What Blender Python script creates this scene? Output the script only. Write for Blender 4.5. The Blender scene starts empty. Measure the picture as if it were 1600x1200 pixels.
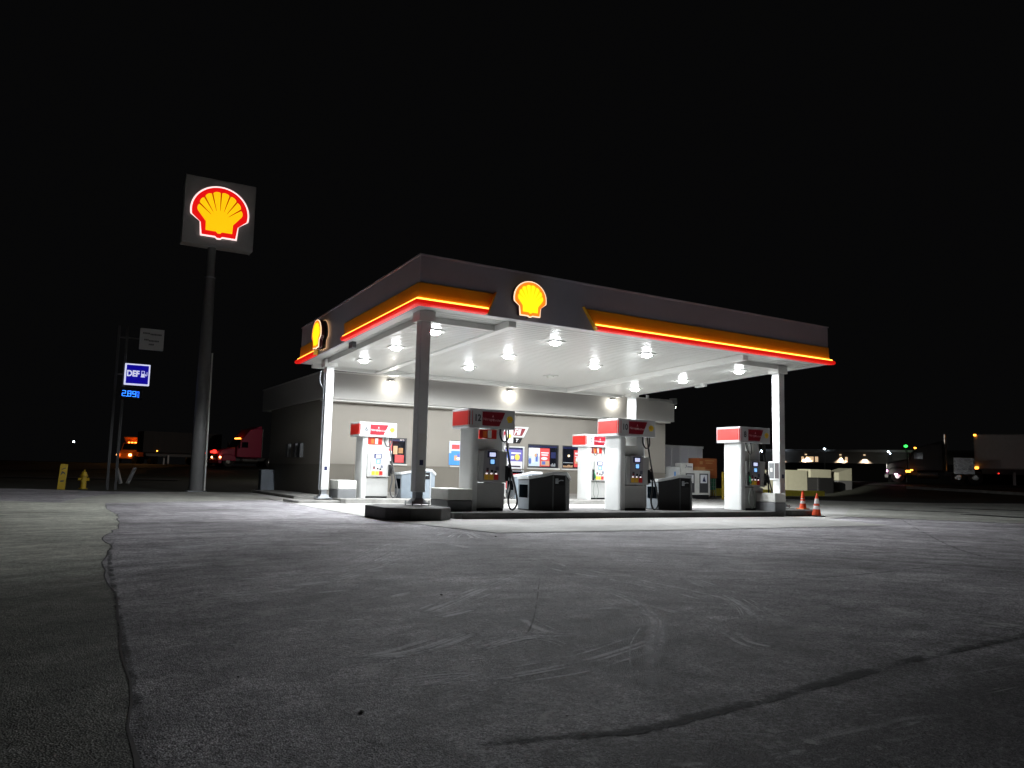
import bpy, bmesh, math, random
from mathutils import Vector, Matrix
R = math.radians
random.seed(7)
C = bpy.context.scene
col = C.collection

# ------------------------------------------------------------ camera
cam = bpy.data.cameras.new("camera"); camo = bpy.data.objects.new("camera", cam); col.objects.link(camo)
yaw, pitch, roll = .521, .1097, .0247
f = Vector((math.sin(yaw)*math.cos(pitch), math.cos(yaw)*math.cos(pitch), math.sin(pitch)))
r0 = Vector((math.cos(yaw), -math.sin(yaw), 0)); u0 = r0.cross(f)
rr = r0*math.cos(roll)+u0*math.sin(roll); uu = rr.cross(f)
M = Matrix((rr, uu, -f)).transposed().to_4x4(); M.translation = Vector((-6.9189, -16.2835, 1.0592))
camo.matrix_world = M
cam.sensor_width = 36; cam.lens = 1257.4/1600*36; cam.clip_start = .05; cam.clip_end = 3000
C.camera = camo
# ------------------------------------------------------------ sky and exposure
W = bpy.data.worlds.new("World"); C.world = W; W.use_nodes = True
nt = W.node_tree; bg = nt.nodes['Background']
sky = nt.nodes.new('ShaderNodeTexSky'); sky.sky_type = 'NISHITA'; sky.sun_disc = False
sky.sun_elevation = R(-7); sky.sun_rotation = R(60)
add = nt.nodes.new('ShaderNodeMix'); add.data_type = 'RGBA'; add.blend_type = 'ADD'; add.inputs[0].default_value = 1
mul = nt.nodes.new('ShaderNodeMix'); mul.data_type = 'RGBA'; mul.blend_type = 'MULTIPLY'; mul.inputs[0].default_value = 1
mul.inputs[7].default_value = (.05, .05, .05, 1)
nt.links.new(sky.outputs[0], mul.inputs[6]); nt.links.new(mul.outputs[2], add.inputs[6])
add.inputs[7].default_value = (.034, .034, .036, 1)
nt.links.new(add.outputs[2], bg.inputs[0]); bg.inputs[1].default_value = .06
C.view_settings.view_transform = 'Standard'; C.view_settings.look = 'None'
C.view_settings.exposure = 0; C.view_settings.gamma = 1
C.render.engine = 'CYCLES'
C.cycles.max_bounces = 8; C.cycles.transparent_max_bounces = 32; C.cycles.sample_clamp_indirect = 6
LAMP_W = 215; LAMP_COL = (.93, .97, 1.0)

# ------------------------------------------------------------ materials
MATS = {}
def mat(name, c, rough=.5, metal=0, emis=None, es=0, var=0, vscale=3, bump=0, bscale=60, spec=.5, coat=0, dirt=0):
    if name in MATS: return MATS[name]
    m = bpy.data.materials.new(name); m.use_nodes = True; t = m.node_tree; b = t.nodes['Principled BSDF']
    b.inputs['Base Color'].default_value = (*c, 1); b.inputs['Roughness'].default_value = rough
    b.inputs['Metallic'].default_value = metal; b.inputs['Specular IOR Level'].default_value = spec
    b.inputs['Coat Weight'].default_value = coat
    if emis:
        b.inputs['Emission Color'].default_value = (*emis, 1); b.inputs['Emission Strength'].default_value = es
    tc = t.nodes.new('ShaderNodeTexCoord')
    if var:
        n = t.nodes.new('ShaderNodeTexNoise'); n.inputs['Scale'].default_value = vscale; n.inputs['Detail'].default_value = 8
        n.inputs['Roughness'].default_value = .65
        t.links.new(tc.outputs['Object'], n.inputs['Vector'])
        mr = t.nodes.new('ShaderNodeMapRange'); mr.inputs[1].default_value = .3; mr.inputs[2].default_value = .7
        mr.inputs[3].default_value = 1-var; mr.inputs[4].default_value = 1+var*.6
        t.links.new(n.outputs[0], mr.inputs[0])
        mx = t.nodes.new('ShaderNodeMix'); mx.data_type = 'RGBA'; mx.blend_type = 'MULTIPLY'; mx.inputs[0].default_value = 1
        mx.inputs[6].default_value = (*c, 1); t.links.new(mr.outputs[0], mx.inputs[7]); t.links.new(mx.outputs[2], b.inputs['Base Color'])
        mr2 = t.nodes.new('ShaderNodeMapRange'); mr2.inputs[3].default_value = max(.05, rough-.12); mr2.inputs[4].default_value = min(1, rough+.12)
        t.links.new(n.outputs[0], mr2.inputs[0]); t.links.new(mr2.outputs[0], b.inputs['Roughness'])
    if bump:
        n2 = t.nodes.new('ShaderNodeTexNoise'); n2.inputs['Scale'].default_value = bscale; n2.inputs['Detail'].default_value = 6
        t.links.new(tc.outputs['Object'], n2.inputs['Vector'])
        bp = t.nodes.new('ShaderNodeBump'); bp.inputs['Strength'].default_value = bump; bp.inputs['Distance'].default_value = .01
        t.links.new(n2.outputs[0], bp.inputs['Height']); t.links.new(bp.outputs[0], b.inputs['Normal'])
    MATS[name] = m; return m

def asphalt(name, base, light, scuff, blotch=.35, stones=.5, painted_falloff=None, soft=1):
    """aggregate speckle + wear blotches + pale tyre scuffs laid out in metres"""
    m = bpy.data.materials.new(name); m.use_nodes = True; t = m.node_tree; b = t.nodes['Principled BSDF']
    N = t.nodes.new; Lk = t.links.new
    tc = N('ShaderNodeTexCoord')
    def noise(scale, detail=6, rough=.6, vec=None, dist=0):
        n = N('ShaderNodeTexNoise'); n.inputs['Scale'].default_value = scale; n.inputs['Detail'].default_value = detail
        n.inputs['Roughness'].default_value = rough; n.inputs['Distortion'].default_value = dist
        Lk(vec or tc.outputs['Object'], n.inputs['Vector']); return n.outputs[0]
    def rng(v, a, b_, c, d):
        k = N('ShaderNodeMapRange'); k.inputs[1].default_value = a; k.inputs[2].default_value = b_; k.inputs[3].default_value = c; k.inputs[4].default_value = d
        Lk(v, k.inputs[0]); return k.outputs[0]
    def math_(op, a, b_):
        k = N('ShaderNodeMath'); k.operation = op
        for i, v in enumerate((a, b_)):
            if isinstance(v, (int, float)): k.inputs[i].default_value = v
            else: Lk(v, k.inputs[i])
        return k.outputs[0]
    big = rng(noise(.35, 5), .35, .65, 1-blotch, 1+blotch)
    mid = rng(noise(3.5, 8, .7), .36, .64, 1-.45*soft, 1+.5*soft)
    grit = rng(noise(90, 3, .85), .38, .62, max(.1, 1-stones), 1+stones*1.2)
    pits = rng(noise(30, 5, .85), .38, .56, 1-stones*.6, 1.12)
    v = math_('MULTIPLY', math_('MULTIPLY', math_('MULTIPLY', big, mid), grit), pits)
    # curved sweeping tyre wear: noise stretched along circles round a far point
    mp = N('ShaderNodeMapping'); mp.inputs['Location'].default_value = (3, 14, 0); Lk(tc.outputs['Object'], mp.inputs['Vector'])
    sx = N('ShaderNodeSeparateXYZ'); Lk(mp.outputs[0], sx.inputs[0])
    rad = math_('SQRT', math_('ADD', math_('MULTIPLY', sx.outputs[0], sx.outputs[0]), math_('MULTIPLY', sx.outputs[1], sx.outputs[1])), 0)
    ang = math_('ARCTAN2', sx.outputs[1], sx.outputs[0])
    cb = N('ShaderNodeCombineXYZ'); Lk(rad, cb.inputs[0]); Lk(math_('MULTIPLY', ang, 1.6), cb.inputs[1])
    sw = rng(noise(2.4, 6, .72, cb.outputs[0], .4), .38, .62, 1-.45*soft, 1+.5*soft)
    v = math_('MULTIPLY', v, sw)
    sc = math_('MULTIPLY', rng(noise(5.5, 4, .6, cb.outputs[0], .6), .58, .66, 0, 1), rng(noise(.9, 4), .47, .6, 0, 1))
    mp2 = N('ShaderNodeMapping'); mp2.inputs['Rotation'].default_value = (0, 0, .55); mp2.inputs['Scale'].default_value = (.35, 5.5, 1); Lk(tc.outputs['Object'], mp2.inputs['Vector'])
    sc2 = math_('MULTIPLY', rng(noise(1.5, 5, .65, mp2.outputs[0], .8), .60, .68, 0, 1), rng(noise(.7, 4), .48, .58, 0, 1))
    sc = math_('MAXIMUM', sc, sc2)
    mx = N('ShaderNodeMix'); mx.data_type = 'RGBA'; mx.blend_type = 'MULTIPLY'; mx.inputs[0].default_value = 1
    mx.inputs[6].default_value = (*base, 1); Lk(v, mx.inputs[7])
    if painted_falloff:
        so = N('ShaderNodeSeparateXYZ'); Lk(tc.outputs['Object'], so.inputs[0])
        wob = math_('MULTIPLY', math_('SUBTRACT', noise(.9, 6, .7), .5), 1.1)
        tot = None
        for a_, b_, c_, wd, fac in painted_falloff:      # light falloff painted in: darker on the side where a*x+b*y+c < 0
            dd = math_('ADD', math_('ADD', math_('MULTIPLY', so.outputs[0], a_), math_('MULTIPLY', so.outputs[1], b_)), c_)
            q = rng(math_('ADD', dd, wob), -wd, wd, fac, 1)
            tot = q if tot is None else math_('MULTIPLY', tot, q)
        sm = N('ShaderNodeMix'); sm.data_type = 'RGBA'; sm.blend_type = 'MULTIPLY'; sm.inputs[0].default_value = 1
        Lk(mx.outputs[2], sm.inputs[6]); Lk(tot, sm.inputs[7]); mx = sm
    m2 = N('ShaderNodeMix'); m2.data_type = 'RGBA'; Lk(math_('MULTIPLY', sc, scuff), m2.inputs[0]); Lk(mx.outputs[2], m2.inputs[6]); m2.inputs[7].default_value = (*light, 1)
    Lk(m2.outputs[2], b.inputs['Base Color'])
    b.inputs['Roughness'].default_value = .85; b.inputs['Specular IOR Level'].default_value = .25
    vo = N('ShaderNodeTexVoronoi'); vo.inputs['Scale'].default_value = 110; Lk(tc.outputs['Object'], vo.inputs['Vector'])
    h = math_('ADD', vo.outputs[0], math_('MULTIPLY', noise(25, 5), 1.2))
    bp = N('ShaderNodeBump'); bp.inputs['Strength'].default_value = .6; bp.inputs['Distance'].default_value = .008
    Lk(h, bp.inputs['Height']); Lk(bp.outputs[0], b.inputs['Normal'])
    MATS[name] = m; return m

asph = asphalt('new_asphalt', (.365, .350, .370), (.60, .60, .60), .6, .36, 1.0, painted_falloff=[(-.10, 1, 13.2, .35, .35), (-.35, 1, 12.0, 6.5, .45)], soft=.6)  # light fading towards the near right is painted into the colour
oldp = asphalt('old_pavement', (.50, .505, .44), (.5, .5, .47), .2, .22, .9, painted_falloff=[(.1, 1, 8.0, 1.6, .33)], soft=.45)  # near part painted darker where the light fades
conc = asphalt('concrete', (.43, .425, .41), (.46, .46, .45), .3, .08, .10, soft=.14)
walkc = asphalt('walk_concrete', (.40, .40, .365), (.45, .45, .45), .2, .15, .2, soft=.4)
tar = mat('crack_tar', (.012, .012, .013), .6)
grass = mat('dark_grass', (.018, .024, .012), .95, var=.6, vscale=2, bump=1, bscale=12)
roadm = mat('road', (.05, .05, .05), .9, var=.3)
curbm = mat('curb_concrete', (.26, .255, .24), .85, var=.35, vscale=2.5, bump=.4)
white = mat('white_paint', (.62, .63, .62), .38, var=.06, vscale=2)
whiteg = mat('white_gloss', (.50, .505, .51), .22, var=.05, vscale=4)
soffm = mat('soffit_paint', (.57, .57, .545), .30)
fasc = mat('fascia_paint', (.42, .40, .46), .45, var=.08, vscale=1.2)
steelg = mat('painted_grey', (.30, .32, .34), .45, var=.15)
darkg = mat('dark_grey', (.06, .062, .066), .45, var=.2)
black = mat('black_plastic', (.012, .012, .013), .65, spec=.25)
blackr = mat('hose_rubber', (.012, .012, .012), .5)
blackm = mat('black_mesh', (.018, .018, .019), .75, bump=.8, bscale=180)
taupe = mat('wall_taupe', (.245, .225, .195), .8, var=.06, vscale=.7, bump=.3, bscale=90)
taupe2 = mat('wall_wainscot', (.165, .15, .125), .8, var=.06, vscale=.8, bump=.3, bscale=90)
bandm = mat('building_band', (.33, .32, .30), .6, var=.06, vscale=.7)
trimw = mat('trim_light', (.55, .54, .51), .6)
yellowp = mat('yellow_paint', (.45, .30, .01), .5, var=.2)
redp = mat('red_paint', (.50, .018, .012), .35, var=.05)
redd = mat('red_sign', (.22, .006, .016), .35)
navy = mat('navy', (.01, .015, .07), .4)
bluep = mat('blue_print', (.05, .25, .62), .5)
glassd = mat('dark_glass', (.008, .009, .013), .08, spec=.6)
chrome = mat('chrome', (.6, .6, .6), .25, 1)
metal = mat('galvanised', (.35, .36, .37), .45, .6, var=.2)
rubber = mat('tyre', (.02, .02, .02), .85)
orangep = mat('orange_paint', (.75, .16, .02), .45, var=.1)
greenp = mat('green_paint', (.02, .16, .08), .5, var=.2)
greenn = mat('green_handle', (.01, .12, .05), .4)
wood = mat('wood', (.4, .2, .08), .7, var=.2)
beige = mat('beige_block', (.42, .41, .31), .8, var=.06)
offw = mat('off_white', (.62, .62, .58), .55, var=.12)
silver = mat('silver_panel', (.38, .38, .37), .4, .1, var=.08)
lensm = mat('lamp_lens', (1, 1, 1), .3, emis=(.95, .98, 1), es=60)
warml = mat('wallpack_lens', (1, 1, 1), .3, emis=(1, .98, .88), es=26)
ledy = mat('led_strip', (1, .6, .1), .4, emis=(1, .43, .05), es=5)
redbar = mat('red_light_bar', (.7, .01, .01), .35, emis=(1, .012, .006), es=.55)
yband = mat('yellow_band', (.85, .42, .02), .42, var=.05)
e_yel = mat('shell_yellow', (1, .7, .02), .4, emis=(1, .80, .008), es=1.35)
e_org = mat('shell_orange_border', (1, .25, .02), .4, emis=(1, .20, .012), es=1.25)
e_rim = mat('lit_rim', (1, .9, .8), .4, emis=(1, .72, .45), es=1.3)
p_yel = mat('pole_yellow', (1, .6, .01), .4, emis=(1, .56, .004), es=1.0)
p_red = mat('pole_red', (.8, .01, .01), .4, emis=(1, .008, .008), es=.75)
p_rim = mat('pole_rim', (1, .8, .8), .4, emis=(1, .72, .70), es=1.3)
rib_y = mat('rib_shade', (.8, .5, .0), .4, emis=(.62, .45, .0), es=.8)
e_blue = mat('price_blue', (.1, .3, 1), .4, emis=(.03, .22, 1), es=3.2)
s_blue = mat('sign_blue', (.004, .004, .06), .4, emis=(.003, .001, .27), es=1)
s_white = mat('sign_white', (.8, .8, .9), .4, emis=(.62, .64, .86), es=1)
scr1 = mat('screen_pale', (.5, .5, .7), .3, emis=(.62, .66, .95), es=.9)
scr2 = mat('screen_blue', (.3, .6, 1), .3, emis=(.25, .55, 1), es=.95)
btn = mat('lit_button', (1, .8, .8), .3, emis=(1, .78, .80), es=1.2)
gradey = mat('grade_yellow', (.75, .42, .02), .5)
l_amb = mat('amber_lamp', (1, .4, .05), .4, emis=(1, .30, .03), es=8)
l_red = mat('red_lamp', (1, .05, .05), .4, emis=(1, .03, .02), es=3)
l_wht = mat('white_lamp', (1, 1, 1), .4, emis=(.75, .88, 1), es=16)
l_pnk = mat('pink_lamp', (1, .5, .8), .4, emis=(1, .42, .75), es=10)
l_grn = mat('green_lamp', (.1, 1, .2), .4, emis=(.03, .8, .08), es=4)
l_hd = mat('head_lamp', (1, .6, .3), .4, emis=(1, .42, .14), es=14)
l_win = mat('lit_window', (1, .8, .6), .4, emis=(1, .66, .38), es=.7)

# ------------------------------------------------------------ mesh helpers
class MB:
    def __init__(s): s.v = []; s.f = []; s.m = []
    def add(s, vs, fs, mi=0):
        n = len(s.v); s.v += [tuple(v) for v in vs]; s.f += [[i+n for i in q] for q in fs]; s.m += [mi]*len(fs); return s
    def box(s, x0, x1, y0, y1, z0, z1, mi=0):
        return s.add([(x0,y0,z0),(x1,y0,z0),(x1,y1,z0),(x0,y1,z0),(x0,y0,z1),(x1,y0,z1),(x1,y1,z1),(x0,y1,z1)],
              [(0,3,2,1),(4,5,6,7),(0,1,5,4),(1,2,6,5),(2,3,7,6),(3,0,4,7)], mi)
    def hexa(s, b, t, mi=0):
        n = len(b)
        return s.add(list(b)+list(t), [tuple(range(n))[::-1], tuple(range(n, 2*n))]+[(i,(i+1)%n,(i+1)%n+n,i+n) for i in range(n)], mi)
    def prism(s, poly, d0, d1, fr, mi=0):
        """poly in (u,v); fr(u,v,d)->xyz"""
        return s.hexa([fr(u, v, d0) for u, v in poly], [fr(u, v, d1) for u, v in poly], mi)
    def cyl(s, p, q, r, r2=None, n=16, mi=0):
        p = Vector(p); q = Vector(q); a = (q-p).normalized(); r2 = r if r2 is None else r2
        t = a.orthogonal().normalized(); w = a.cross(t)
        c = [(math.cos(2*math.pi*i/n), math.sin(2*math.pi*i/n)) for i in range(n)]
        return s.hexa([p+(t*x+w*y)*r for x, y in c], [q+(t*x+w*y)*r2 for x, y in c], mi)
    def lathe(s, o, prof, n=20, mi=0):
        o = Vector(o); vs = []; fs = []
        for r, z in prof:
            for i in range(n):
                a = 2*math.pi*i/n; vs.append(o+Vector((r*math.cos(a), r*math.sin(a), z)))
        for k in range(len(prof)-1):
            for i in range(n):
                j = (i+1) % n; fs.append((k*n+i, k*n+j, (k+1)*n+j, (k+1)*n+i))
        fs.append(tuple(range(n))[::-1]); fs.append(tuple(range((len(prof)-1)*n, len(prof)*n)))
        return s.add(vs, fs, mi)
    def tube(s, pts, r, n=8, mi=0, smooth=4):
        P = [Vector(p) for p in pts]
        if smooth and len(P) > 2:
            Q = []
            E = [P[0]]+P+[P[-1]]
            for i in range(1, len(E)-2):
                for k in range(smooth):
                    t = k/smooth; a, b, c, d = E[i-1], E[i], E[i+1], E[i+2]
                    Q.append(.5*((2*b)+(c-a)*t+(2*a-5*b+4*c-d)*t*t+(3*b-a-3*c+d)*t**3))
            Q.append(P[-1]); P = Q
        vs = []; fs = []
        t = None
        for i, p in enumerate(P):
            d = (P[min(i+1, len(P)-1)]-P[max(i-1, 0)]).normalized()
            t = d.orthogonal().normalized() if t is None else (t-d*t.dot(d)).normalized()
            w = d.cross(t)
            vs += [p+(t*math.cos(2*math.pi*k/n)+w*math.sin(2*math.pi*k/n))*r for k in range(n)]
        for i in range(len(P)-1):
            for k in range(n):
                j = (k+1) % n; fs.append((i*n+k, i*n+j, (i+1)*n+j, (i+1)*n+k))
        fs.append(tuple(range(n))[::-1]); fs.append(tuple(range((len(P)-1)*n, len(P)*n)))
        return s.add(vs, fs, mi)
    def build(s, name, mats, parent=None, bevel=0, smooth=False, shear=False):
        me = bpy.data.meshes.new(name)
        off = Vector(parent['o']) if parent is not None and 'o' in parent else Vector((0, 0, 0))
        vs = [Vector(v) for v in s.v]
        if shear: vs = [v+Vector((0, 0, CZ(v.x, v.y))) for v in vs]
        if parent is None and len(vs):      # origin at the base of the thing
            mn = Vector((min(v[i] for v in vs) for i in range(3))); mx = Vector((max(v[i] for v in vs) for i in range(3)))
            off = Vector(((mn.x+mx.x)/2, (mn.y+mx.y)/2, mn.z))
        me.from_pydata([v-off for v in vs], [], s.f)
        if not isinstance(mats, (list, tuple)): mats = [mats]
        for m in mats: me.materials.append(m)
        for p, i in zip(me.polygons, s.m): p.material_index = i
        bm = bmesh.new(); bm.from_mesh(me); bmesh.ops.recalc_face_normals(bm, faces=bm.faces); bm.to_mesh(me); bm.free()
        if smooth:
            for p in me.polygons: p.use_smooth = True
            try: me.set_sharp_from_angle(angle=R(35))
            except Exception: pass
        o = bpy.data.objects.new(name, me); col.objects.link(o)
        if parent is not None:
            o.parent = parent; o['o'] = tuple(off)
        else: o.location = off; o['o'] = tuple(off)
        if bevel:
            b = o.modifiers.new('bevel', 'BEVEL'); b.width = bevel; b.segments = 2; b.limit_method = 'ANGLE'; b.angle_limit = R(40)
        return o
def tag(o, label, cat, group=None):
    o['label'] = label; o['category'] = cat
    if group: o['group'] = group
    return o
def thing(name, loc, label, cat, group=None):
    o = bpy.data.objects.new(name, None); col.objects.link(o); o.location = loc; o['o'] = tuple(loc); o.empty_display_size = .3
    return tag(o, label, cat, group)
def struct(o, kind='structure'): o['kind'] = kind; return o
def text(s, name, m, fr, size, parent, depth=.002, bold=.0, shear=0, align='CENTER', sx=1):
    cu = bpy.data.curves.new(name, 'FONT'); cu.body = s; cu.size = size; cu.extrude = 0; cu.offset = bold; cu.shear = shear
    cu.align_x = align; cu.align_y = 'CENTER'; cu.resolution_u = 3
    t = bpy.data.objects.new(name, cu); col.objects.link(t)
    dg = bpy.context.evaluated_depsgraph_get(); dg.update()
    me = bpy.data.meshes.new_from_object(t.evaluated_get(dg)); bpy.data.objects.remove(t)
    mb = MB()
    mb.add([fr(v.co.x*sx, v.co.y, depth) for v in me.vertices], [tuple(p.vertices) for p in me.polygons])
    return mb.build(name, m, parent)
def front(x, y, z):   # frame on a face looking to -Y
    return lambda u, v, d=0: (x+u, y-d, z+v)
def side(x, y, z):    # frame on a face looking to -X; u runs to -Y so that text reads right
    return lambda u, v, d=0: (x-d, y-u, z+v)
def lamp(parent, kind, loc, energy, color, size=.3, rot=(0, 0, 0), spot=None, spread=None):
    l = bpy.data.lights.new('light', kind); l.energy = energy; l.color = color
    if kind == 'AREA':
        l.shape = 'DISK'; l.size = size
        if spread: l.spread = spread
    else: l.shadow_soft_size = size
    if spot: l.spot_size = spot; l.spot_blend = .6
    o = bpy.data.objects.new('light', l); col.objects.link(o)
    off = Vector(parent['o']); o.parent = parent; o.location = Vector(loc)-off; o.rotation_euler = rot
    return o
def CZ(x, y): return -.0104*x-.0311*y

# ------------------------------------------------------------ ground
def sst(a, b, x):
    t = max(0, min(1, (x-a)/(b-a))); return t*t*(3-2*t)
def gh(x, y): return sst(45, 62, .75*(x+y))
def grid(name, xs, ys, m, dz=0):
    vs = [(x, y, gh(x, y)+dz) for y in ys for x in xs]; n = len(xs)
    fs = [(j*n+i, j*n+i+1, (j+1)*n+i+1, (j+1)*n+i) for j in range(len(ys)-1) for i in range(n-1)]
    return struct(MB().add(vs, fs).build(name, m))
ax = [-1500, -800, -400, -250]+[-160+4*i for i in range(95)]+[300, 500, 900, 1600]
o = grid('ground', ax, ax, grass)
def sheet(name, poly, z, m):
    P = []
    for q in poly:
        if not P or (Vector(q)-Vector(P[-1])).length > 1e-3: P.append(q)
    bm = bmesh.new(); fv = [bm.verts.new((x, y, z)) for x, y in P]; bm.faces.new(fv)
    bmesh.ops.triangulate(bm, faces=bm.faces)
    me = bpy.data.meshes.new(name); bm.normal_update()
    for fc in bm.faces:
        if fc.normal.z < 0: fc.normal_flip()
    bm.to_mesh(me); bm.free(); me.materials.append(m)
    o = bpy.data.objects.new(name, me); col.objects.link(o); return struct(o)
def rough_line(pts, amp, step=.35):
    out = []
    for a, b in zip(pts[:-1], pts[1:]):
        a = Vector(a); b = Vector(b); n = max(1, int((b-a).length/step)); nrm = Vector((-(b-a).y, (b-a).x)).normalized()
        for i in range(n):
            q = a.lerp(b, i/n)+nrm*(random.uniform(-amp, amp) if i else 0); out.append((q.x, q.y))
    out.append(tuple(pts[-1])); return out
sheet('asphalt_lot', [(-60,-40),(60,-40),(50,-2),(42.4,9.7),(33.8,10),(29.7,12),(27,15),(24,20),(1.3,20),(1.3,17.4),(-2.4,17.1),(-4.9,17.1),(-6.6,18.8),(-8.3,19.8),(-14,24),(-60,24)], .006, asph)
oldedge = rough_line([(-5.48,7.26),(-5.62,4.5),(-5.55,2.2),(-5.8,-1.5),(-6.15,-3.6),(-6.12,-5.0),(-6.32,-6.6),(-6.36,-9.3),(-6.48,-11.5),(-6.58,-13.4),(-6.75,-17),(-7,-22)], .03)
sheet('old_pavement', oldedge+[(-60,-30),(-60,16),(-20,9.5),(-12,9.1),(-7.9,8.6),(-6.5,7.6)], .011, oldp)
sheet('walk', [(-5.48,7.26),(1.3,10.95),(1.3,17.38),(-2.4,17.0),(-5.0,14.0),(-6.0,10.5),(-6.5,7.7)], .0145, walkc)
sheet('concrete_pad', rough_line([(-.55,10.5),(-.62,7.5),(-.75,-.4)], .01)+[(-.06,-3.9),(4,-3.98)]+[(10.87,-3.8),(11.7,-1.4),(13.45,-.62),(20.5,4.0),(20.5,14),(-.2,14)], .018, conc)
sheet('old_concrete_apron', rough_line([(13.54,-.44),(16.5,-3.9),(19,-7)], .05)+rough_line([(19,-7),(40,3),(42,8.8),(33,9.2),(29,11),(24,12)], .15)+[(20,12),(20,4.3)], .0215, walkc)
def seam(name, pts, w, z=.0245, m=tar):
    up = []; dn = []
    L = rough_line(pts, .03, .3)
    for i, p in enumerate(L):
        q = Vector(L[min(i+1, len(L)-1)])-Vector(L[max(i-1, 0)]); n = Vector((-q.y, q.x)).normalized(); ww = w*random.uniform(.4, 1)*(0.2 if i in (0, len(L)-1) else 1)
        up.append(tuple(Vector(p)+n*ww)); dn.append(tuple(Vector(p)-n*ww))
    return sheet(name, up+dn[::-1], z, m)
seam('crack', [(19.9,3.8),(20.8,2.4),(22.4,1.0)], .5)
seam('crack', [(20.6,.3),(20.4,-1.5),(21,-2.4)], .6)
seam('crack', [(26,4.5),(28,2),(29,-1)], .6)
seam('crack', oldedge[2:60], .012, .0128)
# scuffs and cracks: thin worn strips, ragged across and broken along their length
def worn(name, c, lo, hi, sharp, rough=.9):
    m = bpy.data.materials.new(name); m.use_nodes = True; t = m.node_tree; b = t.nodes['Principled BSDF']; N = t.nodes.new; K = t.links.new
    b.inputs['Base Color'].default_value = (*c, 1); b.inputs['Roughness'].default_value = rough; b.inputs['Specular IOR Level'].default_value = .2
    uv = N('ShaderNodeUVMap'); sx = N('ShaderNodeSeparateXYZ'); K(uv.outputs[0], sx.inputs[0])
    tc = N('ShaderNodeTexCoord')
    def mt(op, a, q=0):
        k = N('ShaderNodeMath'); k.operation = op
        for i, v in enumerate((a, q)):
            if isinstance(v, (int, float)): k.inputs[i].default_value = v
            else: K(v, k.inputs[i])
        return k.outputs[0]
    pv = mt('MULTIPLY', mt('MULTIPLY', sx.outputs[1], mt('SUBTRACT', 1, sx.outputs[1])), 4)
    pu = mt('MINIMUM', mt('MULTIPLY', mt('MULTIPLY', sx.outputs[0], mt('SUBTRACT', 1, sx.outputs[0])), 6), 1)
    n1 = N('ShaderNodeTexNoise'); n1.inputs['Scale'].default_value = 3.2; n1.inputs['Detail'].default_value = 5; K(tc.outputs['Object'], n1.inputs['Vector'])
    n2 = N('ShaderNodeTexNoise'); n2.inputs['Scale'].default_value = 45; n2.inputs['Detail'].default_value = 4; n2.inputs['Roughness'].default_value = .8; K(tc.outputs['Object'], n2.inputs['Vector'])
    v = mt('MULTIPLY', mt('MULTIPLY', pv, pu), mt('ADD', mt('ADD', mt('MULTIPLY', n1.outputs[0], 2.4), mt('MULTIPLY', n2.outputs[0], 2.6)), -1.75))
    r = N('ShaderNodeMapRange'); r.inputs[1].default_value = lo; r.inputs[2].default_value = hi; r.inputs[3].default_value = 0; r.inputs[4].default_value = sharp; K(v, r.inputs[0])
    K(r.outputs[0], b.inputs['Alpha']); MATS[name] = m; return m
def worn_strips(name, lines, m, z, wk=1):
    vs = []; fs = []; uvs = []
    for pts, w in lines:
        P = [Vector(p) for p in pts]; E = [P[0]]+P+[P[-1]]; Q = []
        for i in range(1, len(E)-2):
            for k in range(8):
                t = k/8; a, b, c, d = E[i-1], E[i], E[i+1], E[i+2]
                Q.append(.5*((2*b)+(c-a)*t+(2*a-5*b+4*c-d)*t*t+(3*b-a-3*c+d)*t**3))
        Q.append(P[-1]); n0 = len(vs); n = len(Q)
        for i, q in enumerate(Q):
            d = Q[min(i+1, n-1)]-Q[max(i-1, 0)]; nr = Vector((-d.y, d.x)).normalized(); q = q+nr*random.uniform(-.12, .12)*w
            for k in (-1, 1):
                e = q+nr*w*wk*k; vs.append((e.x, e.y, z)); uvs.append((i/(n-1), (k+1)/2))
        fs += [(n0+2*i, n0+2*i+1, n0+2*i+3, n0+2*i+2) for i in range(n-1)]
        z += .00001
    me = bpy.data.meshes.new(name); me.from_pydata(vs, [], fs); me.materials.append(m)
    ul = me.uv_layers.new(name='UVMap')
    for l in me.loops: ul.data[l.index].uv = uvs[l.vertex_index]
    o = bpy.data.objects.new(name, me); col.objects.link(o); struct(o, 'stuff'); tag(o, {'tyre_scuffs': 'pale curved tyre scuffs sweeping across the asphalt', 'cracks': 'dark ragged cracks across the asphalt'}[name], 'ground marks'); return o
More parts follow.
